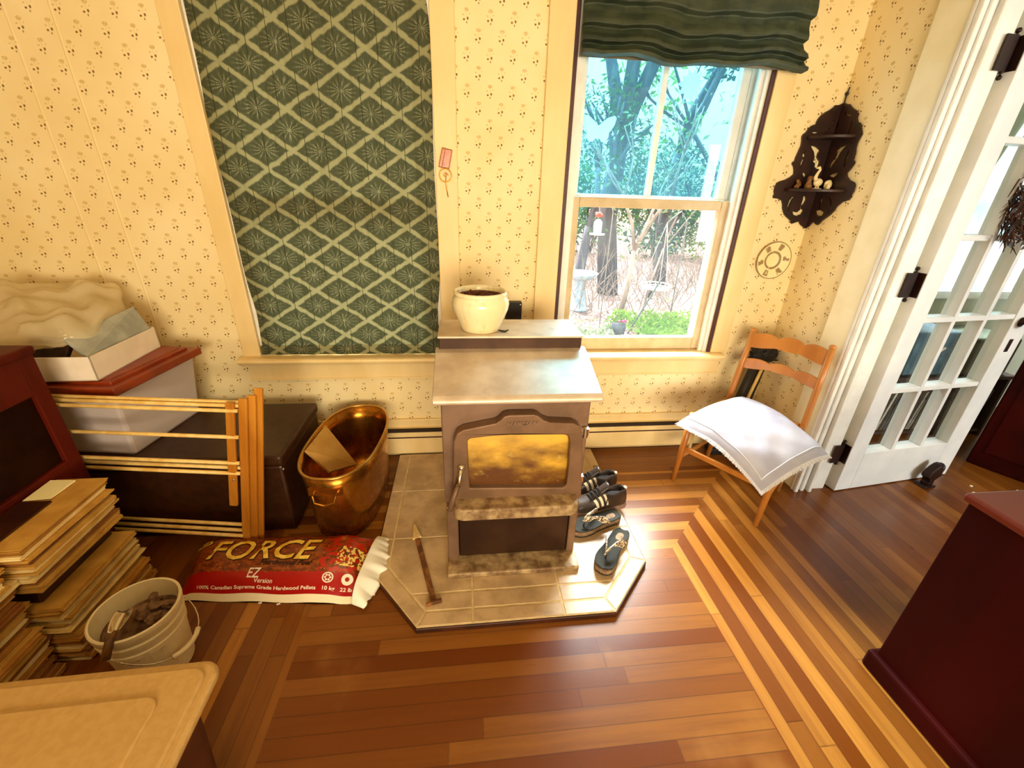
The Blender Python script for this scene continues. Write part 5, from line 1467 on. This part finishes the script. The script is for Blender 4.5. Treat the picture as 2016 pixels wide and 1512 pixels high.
M_BLUEG = noisy('blue_grey_fabric', lin(92, 118, 128), lin(66, 92, 104), 0.7, 12, bump=0.2)
M_GREENG = noisy('grey_green_fabric', lin(104, 112, 92), lin(82, 92, 72), 0.8, 10)
for nm, b_, mt, lb_ in (('fabric_bin', (2.30, 2.78, 2.24, 2.56, 0.466, 0.79), M_BLUE, 'blue fabric bin at the left on the low shelf behind the door panes'),
                   ('fabric_bin', (2.82, 3.16, 2.24, 2.56, 0.466, 0.76), M_BLUEG, 'blue grey fabric bin in the middle of the low shelf behind the door'),
                   ('fabric_bin', (3.20, 3.60, 2.24, 2.56, 0.466, 0.72), M_GREENG, 'grey green fabric bin at the right end of the low shelf behind the door')):
    t_ = root(nm, lb_, 'bin', ((b_[0]+b_[1])/2, 2.40, 0.466))
    build('body', MB().box(*b_), mt, t_, bevel=0.02, seg=3)
    build('handle', MB().tube([((b_[0]+b_[1])/2-0.05, 2.238, b_[5]-0.10), ((b_[0]+b_[1])/2, 2.220, b_[5]-0.115), ((b_[0]+b_[1])/2+0.05, 2.238, b_[5]-0.10)], 0.008, 8), M_CARTON, t_, smooth=True)
M_SHEER = milky('sheer_curtain', lin(150, 186, 190), 0.30, 0.30, 0.9).m
M_DRAPE = milky('grey_green_drape', lin(136, 142, 120), 0.0, 0.10, 0.9).m
cu1 = root('curtain', 'sheer white curtain across the side room window behind the french door', 'curtain', (3.56, 2.54, 0.9))
build('cloth', MB().grid(lambda a, b: Vector((3.0 + 1.12*a, 2.55 + 0.012*math.sin(a*70) + 0.006*math.sin(a*23+b*5), 0.98 + 1.30*b)), 160, 8), M_SHEER, cu1, smooth=True)
build('rod', MB().tube([(2.85, 2.545, 2.30), (4.25, 2.545, 2.30)], 0.010, 8), M_WHITE, cu1)
cu2 = root('curtain', 'grey green drape pulled to the left side of the side room window', 'curtain', (3.05, 2.50, 0.9))
build('cloth', MB().grid(lambda a, b: Vector((2.82 + (0.20 + 0.34*(b**1.5))*a, 2.512 + 0.018*math.sin(a*26), 0.99 + 1.32*b)), 60, 16), M_DRAPE, cu2, smooth=True)
# no lamp in the side room, only its window and an added, unseen area light

# ------------------------------------------------------------------ garden outside
GZ = -0.6
def ground_mat():
    M = Mat('leaf_litter', rough=0.95, spec=0.0)
    n = M.noise(7, 6); n2 = M.noise(24, 5); n3 = M.noise(1.2, 3)
    c = M.mix(n.smooth(0.35, 0.65), lin(95, 77, 73), lin(140, 120, 113))
    c = M.mix(n2.smooth(0.52, 0.60), c, lin(55, 38, 32)); c = M.mix(n3.smooth(0.60, 0.72) * 0.6, c, lin(63, 87, 45))
    M.color(c); M.bump(n2, 0.8, 0.03)
    return M.m
M_GROUND = ground_mat()
struct('ground', MB().grid(lambda a, b: Vector((-14 + 40*a, 2.60 + 30*b, GZ + 0.5*max(0, b-0.25)**1.0*3 + 0.05*math.sin(a*50)*math.sin(b*37))), 50, 40), M_GROUND, smooth=True)
M_BARK = noisy('grey_bark', lin(88, 87, 90), lin(63, 62, 68), 0.9, 9, (1, 1, 0.2), bump=0.5, spec=0.0)
M_BARKP = noisy('pale_bark', lin(145, 130, 120), lin(115, 102, 93), 0.9, 9, (1, 1, 0.2), spec=0.0)
LEAFM = []
for nm_, a, b in (('leaf_green', (38, 65, 32), (65, 95, 45)), ('leaf_bright', (75, 107, 40), (105, 133, 55)), ('leaf_blue', (37, 62, 52), (58, 88, 75)), ('leaf_pale', (88, 105, 77), (113, 127, 95))):
    M = Mat(nm_, lin(*a), 0.7, spec=0.0)
    n = M.noise(1.5, 3); col_ = M.mix(n.smooth(0.3, 0.7), lin(*a), lin(*b)); M.color(col_)
    t = M.t; tl_ = t.nodes.new('ShaderNodeBsdfTranslucent'); t.links.new(col_, tl_.inputs[0])
    mx = t.nodes.new('ShaderNodeMixShader'); mx.inputs[0].default_value = 0.45
    t.links.new(M.b.outputs[0], mx.inputs[1]); t.links.new(tl_.outputs[0], mx.inputs[2]); t.links.new(mx.outputs[0], M.out.inputs[0])
    LEAFM.append(M.m)
rg = random.Random(21)
def leaves(mb, c, r, n, size):
    for i in range(n):
        while True:
            p = Vector((rg.uniform(-1, 1), rg.uniform(-1, 1), rg.uniform(-1, 1)))
            if p.length <= 1: break
        p = Vector((c[0]+p.x*r[0], c[1]+p.y*r[1], c[2]+p.z*r[2]))
        u = Vector((rg.uniform(-1, 1), rg.uniform(-1, 1), rg.uniform(-1, 1))).normalized(); v = u.orthogonal().normalized()
        s_ = size*rg.uniform(0.6, 1.4)
        mb.add([p-u*s_, p+v*s_*0.45, p+u*s_, p-v*s_*0.45], [(0, 1, 2, 3)])
    return mb
def limb(mb, p, d, L, r, depth, tips):
    q = p + d*L
    mid = (p+q)/2 + Vector((rg.uniform(-1, 1), rg.uniform(-1, 1), 0))*L*0.06
    mb.tube([p, mid, q], [r, r*0.85, r*0.65], 7)
    if depth == 0: tips.append(q); return
    for i in range(rg.choice((2, 3))):
        nd = (d + Vector((rg.uniform(-.8, .8), rg.uniform(-.8, .8), rg.uniform(-0.1, .6)))).normalized()
        limb(mb, q, nd, L*rg.uniform(.6, .8), r*0.6, depth-1, tips)
    tips.append(q)
def tree(label, x, y, h_, r, lean, depth, leaf, lsize, lmat, bark, nleaf=None, cat='tree', name='tree', group='trees beyond the window', spread=0.5):
    z = GZ + 1.5*max(0, (y-2.6)/30-0.25)
    t_ = root(name, label, cat, (x, y, z), 0, group)
    mb = MB(); tips = []
    limb(mb, Vector((x, y, z-0.1)), Vector((lean[0], lean[1], 1)).normalized(), h_*0.5, r, depth, tips)
    build('trunk', mb, bark, t_, smooth=True, merge=False)
    lm = MB()
    for q in tips: leaves(lm, q, (spread, spread, spread*0.8), leaf, lsize)
    build('foliage', lm, lmat, t_, merge=False)
tree('broad grey trunk behind the left half of the upper sash', 3.20, 9.2, 6.5, 0.24, (-0.03, 0.02), 2, 90, 0.10, LEAFM[2], M_BARK)
tree('grey trunk behind the right half of the upper sash', 4.75, 10.0, 6.0, 0.17, (-0.02, 0), 2, 80, 0.10, LEAFM[2], M_BARK)
tree('many-stemmed tree forking behind the butterfly sticker', 2.33, 8.3, 3.2, 0.12, (0.02, 0), 3, 26, 0.05, LEAFM[0], M_BARK, spread=0.4)
tree('slim pale trunk leaning beside the bird bath', 2.80, 7.3, 2.6, 0.055, (0.10, 0.02), 3, 10, 0.05, LEAFM[3], M_BARKP, spread=0.4)
tree('thin sapling leaning right in front of the pale trunk', 3.45, 7.8, 2.6, 0.022, (0.22, 0.1), 2, 14, 0.04, LEAFM[3], M_BARKP, spread=0.4)
tree('leafy branchy tree at the far right of the window view', 5.6, 9.2, 4.4, 0.10, (-0.05, 0), 3, 36, 0.09, LEAFM[1], M_BARK, spread=0.6)
tree('young evergreen in the middle of the window view', 4.1, 9.0, 2.6, 0.05, (0, 0), 2, 110, 0.05, LEAFM[2], M_BARK, spread=0.45)
for i, (x, y, w_, hh_, m_, lb_) in enumerate(((2.3, 13.5, 1.6, 1.9, 2, 'dense shrub behind the hanging feeder'), (4.2, 14.5, 1.9, 2.6, 0, 'tall dense shrub behind the pale trunk'), (6.3, 14.0, 1.9, 2.4, 2, 'dense shrub behind the young evergreen'), (8.3, 13.5, 1.7, 2.8, 1, 'bright shrub at the far right behind the trees'), (3.4, 16.5, 2.0, 3.6, 2, 'tall hedge tree at the left of the background'), (6.9, 17.0, 2.4, 3.8, 0, 'tall hedge tree at the right of the background'))):
    z = GZ + 1.5*max(0, (y-2.6)/30-0.25)
    t_ = root('shrub', lb_, 'shrub', (x, y, z), 0, 'shrubs at the back of the garden')
    st_ = MB()
    for k in range(5): st_.tube([(x + rg.uniform(-.3, .3), y, z-0.1), (x + rg.uniform(-w_, w_)*.5, y + rg.uniform(-.3, .3), z + hh_*rg.uniform(.6, 1.1))], [0.05, 0.02], 6)
    build('stems', st_, M_BARK, t_, merge=False)
    lm = MB()
    for k in range(9): leaves(lm, (x + rg.uniform(-w_, w_)*0.6, y + rg.uniform(-.5, .5), z + hh_*rg.uniform(0.12, 0.95)), (w_*0.5, 0.6, hh_*0.28), 210, 0.09)
    build('foliage', lm, LEAFM[m_], t_, merge=False)
bm_ = MB()
for k in range(420):
    x = rg.uniform(1.6, 6.6); y = rg.uniform(7.6, 11.5); a_ = rg.uniform(-0.9, 0.9)
    L_ = rg.uniform(0.4, 1.3); z = GZ + 1.5*max(0, (y-2.6)/30-0.25)
    p = Vector((x, y, z)); q = p + Vector((math.sin(a_)*L_, rg.uniform(-.2, .2), abs(math.cos(a_))*L_))
    bm_.tube([p, (p+q)/2 + Vector((rg.uniform(-.06, .06), 0, rg.uniform(-.05, .08))), q], [0.009, 0.007, 0.003], 4)
build('brush_twigs', bm_, M_BARKP, merge=False, label='tangle of bare twigs rising from the leaf litter behind the bird bath', cat='twigs', kind='stuff')
gm = MB()
for k in range(30): leaves(gm, (rg.uniform(2.7, 4.2), rg.uniform(5.6, 7.1), GZ + 0.12), (0.35, 0.30, 0.14), 90, 0.045)
build('ivy', gm, LEAFM[1], merge=False, label='bright green ground cover in front of the flower planter', cat='ground cover', kind='stuff')
gm = MB()
for k in range(8): leaves(gm, (rg.uniform(1.55, 2.2), rg.uniform(5.6, 6.4), GZ + 0.08), (0.30, 0.30, 0.12), 80, 0.04)
build('ground_ivy', gm, LEAFM[3], merge=False, label='pale green ground cover in front of the bird bath', cat='ground cover', kind='stuff')
M_CONC = noisy('pale_blue_concrete', lin(153, 172, 187), lin(125, 143, 158), 0.8, 10)
bbx = root('bird_bath', 'pale concrete bird bath on a pedestal outside the window', 'bird bath', (2.19, 7.9, GZ))
build('pedestal', MB().lathe([(0, 0), (0.20, 0), (0.205, 0.04), (0.15, 0.07), (0.135, 0.10), (0.095, 0.50), (0.11, 0.56), (0.13, 0.58), (0, 0.58)], (2.19, 7.9, GZ), 24), M_CONC, bbx, smooth=True)
build('bowl', MB().lathe([(0, 0.57), (0.13, 0.57), (0.25, 0.63), (0.31, 0.69), (0.315, 0.71), (0.29, 0.715), (0.22, 0.67), (0.0, 0.655)], (2.19, 7.9, GZ), 32), M_CONC, bbx, smooth=True)
pp = at(1215, 660, z=GZ)
fp = root('flower_planter', 'dark grey barrel planter with small pink flowers outside the window', 'planter', (pp.x, pp.y, GZ))
build('pot', MB().lathe([(0, 0), (0.10, 0), (0.115, 0.10), (0.11, 0.22), (0.10, 0.225), (0.095, 0.20), (0, 0.20)], (pp.x, pp.y, GZ), 20), noisy('grey_barrel', lin(52, 58, 70), lin(73, 80, 90), 0.7, 12), fp, smooth=True)
build('greenery', leaves(leaves(MB(), (pp.x+0.03, pp.y+0.05, GZ+0.32), (0.17, 0.15, 0.12), 160, 0.035), (pp.x-0.1, pp.y+0.05, GZ+0.2), (0.1, 0.1, 0.12), 60, 0.03), LEAFM[1], fp, merge=False)
fl2 = MB()
for dx in (-0.03, 0.03, 0.07): fl2.ball((pp.x+dx, pp.y-0.09, GZ+0.26), 0.022, 8, 6)
build('flowers', fl2, Mat('pink_petals', lin(215, 57, 102), 0.6).m, fp, smooth=True)
# garden stake leaning up from the planter
A_ = at(1235, 657, z=GZ); B_ = at(1300, 553, y=6.35)
build('garden_stake', MB().tube([A_, B_], 0.014, 8), noisy('green_black_stake', lin(45, 58, 55), lin(68, 82, 75), 0.5, 20), label='dark stake leaning across the ground cover outside the window', cat='stake')
# hanging white wire basket and feeder, both on hooked poles
M_POLE = noisy('thin_grey_pole', lin(118, 118, 113), lin(95, 95, 90), 0.5, 20)
C_ = at(1290, 566, y=7.0)
wbk = root('wire_basket', 'white wire tray hanging on cords from a hooked pole outside the window', 'feeder', (C_.x, C_.y, GZ))
M_WIRE = Mat('white_wire', lin(222, 222, 218), 0.5).m
bkm = MB()
for r_, dz in ((0.25, 0.05), (0.23, 0.0), (0.14, -0.02)): bkm.tube([C_ + Vector((r_*math.cos(2*PI*k/28), r_*math.sin(2*PI*k/28), dz)) for k in range(28)], 0.010, 6, True)
for k in range(16):
    a_ = 2*PI*k/16; bkm.tube([C_ + Vector((0.25*math.cos(a_), 0.25*math.sin(a_), 0.05)), C_ + Vector((0.23*math.cos(a_), 0.23*math.sin(a_), 0)), C_ + Vector((0.14*math.cos(a_), 0.14*math.sin(a_), -0.02)), C_ + Vector((0, 0, -0.02))], 0.005, 5)
build('tray', bkm, M_WIRE, wbk)
top_ = C_ + Vector((0.02, 0, 1.05))
cm2 = MB()
for k in range(3): cm2.tube([C_ + Vector((0.25*math.cos(2.1*k+0.3), 0.25*math.sin(2.1*k+0.3), 0.05)), top_], 0.004, 5)
build('cord', cm2, M_WIRE, wbk)
build('pole', MB().tube([(C_.x+0.42, C_.y+0.1, GZ-0.1), (C_.x+0.40, C_.y+0.1, C_.z+1.05), (C_.x+0.25, C_.y+0.05, C_.z+1.22), top_], 0.010, 6), M_POLE, wbk, smooth=True)
F_ = at(1177, 446, y=6.5)
hf = root('hanging_feeder', 'small glass feeder with a red top hanging on a hooked pole above the bird bath', 'feeder', (F_.x, F_.y, GZ))
build('bottle', MB().lathe([(0, -0.09), (0.06, -0.09), (0.062, 0.06), (0.03, 0.10), (0, 0.10)], F_, 16), M_CONC, hf, smooth=True)
build('tray', MB().lathe([(0, -0.115), (0.11, -0.115), (0.115, -0.10), (0, -0.09)], F_, 20), M_WIRE, hf, smooth=True)
rt = MB()
for k in range(7): rt.ball(F_ + Vector((0.035*math.cos(k*0.9), 0.035*math.sin(k*0.9), 0.155 + 0.02*(k % 2))), 0.026, 8, 6)
build('top', rt, Mat('faded_red', lin(203, 57, 45), 0.6).m, hf, smooth=True)
build('pole', MB().tube([(F_.x+0.24, F_.y+0.1, GZ-0.1), (F_.x+0.24, F_.y+0.1, F_.z+0.20), (F_.x+0.16, F_.y+0.06, F_.z+0.36), (F_.x, F_.y, F_.z+0.30), F_ + Vector((0, 0, 0.10))], 0.008, 6), M_POLE, hf, smooth=True)
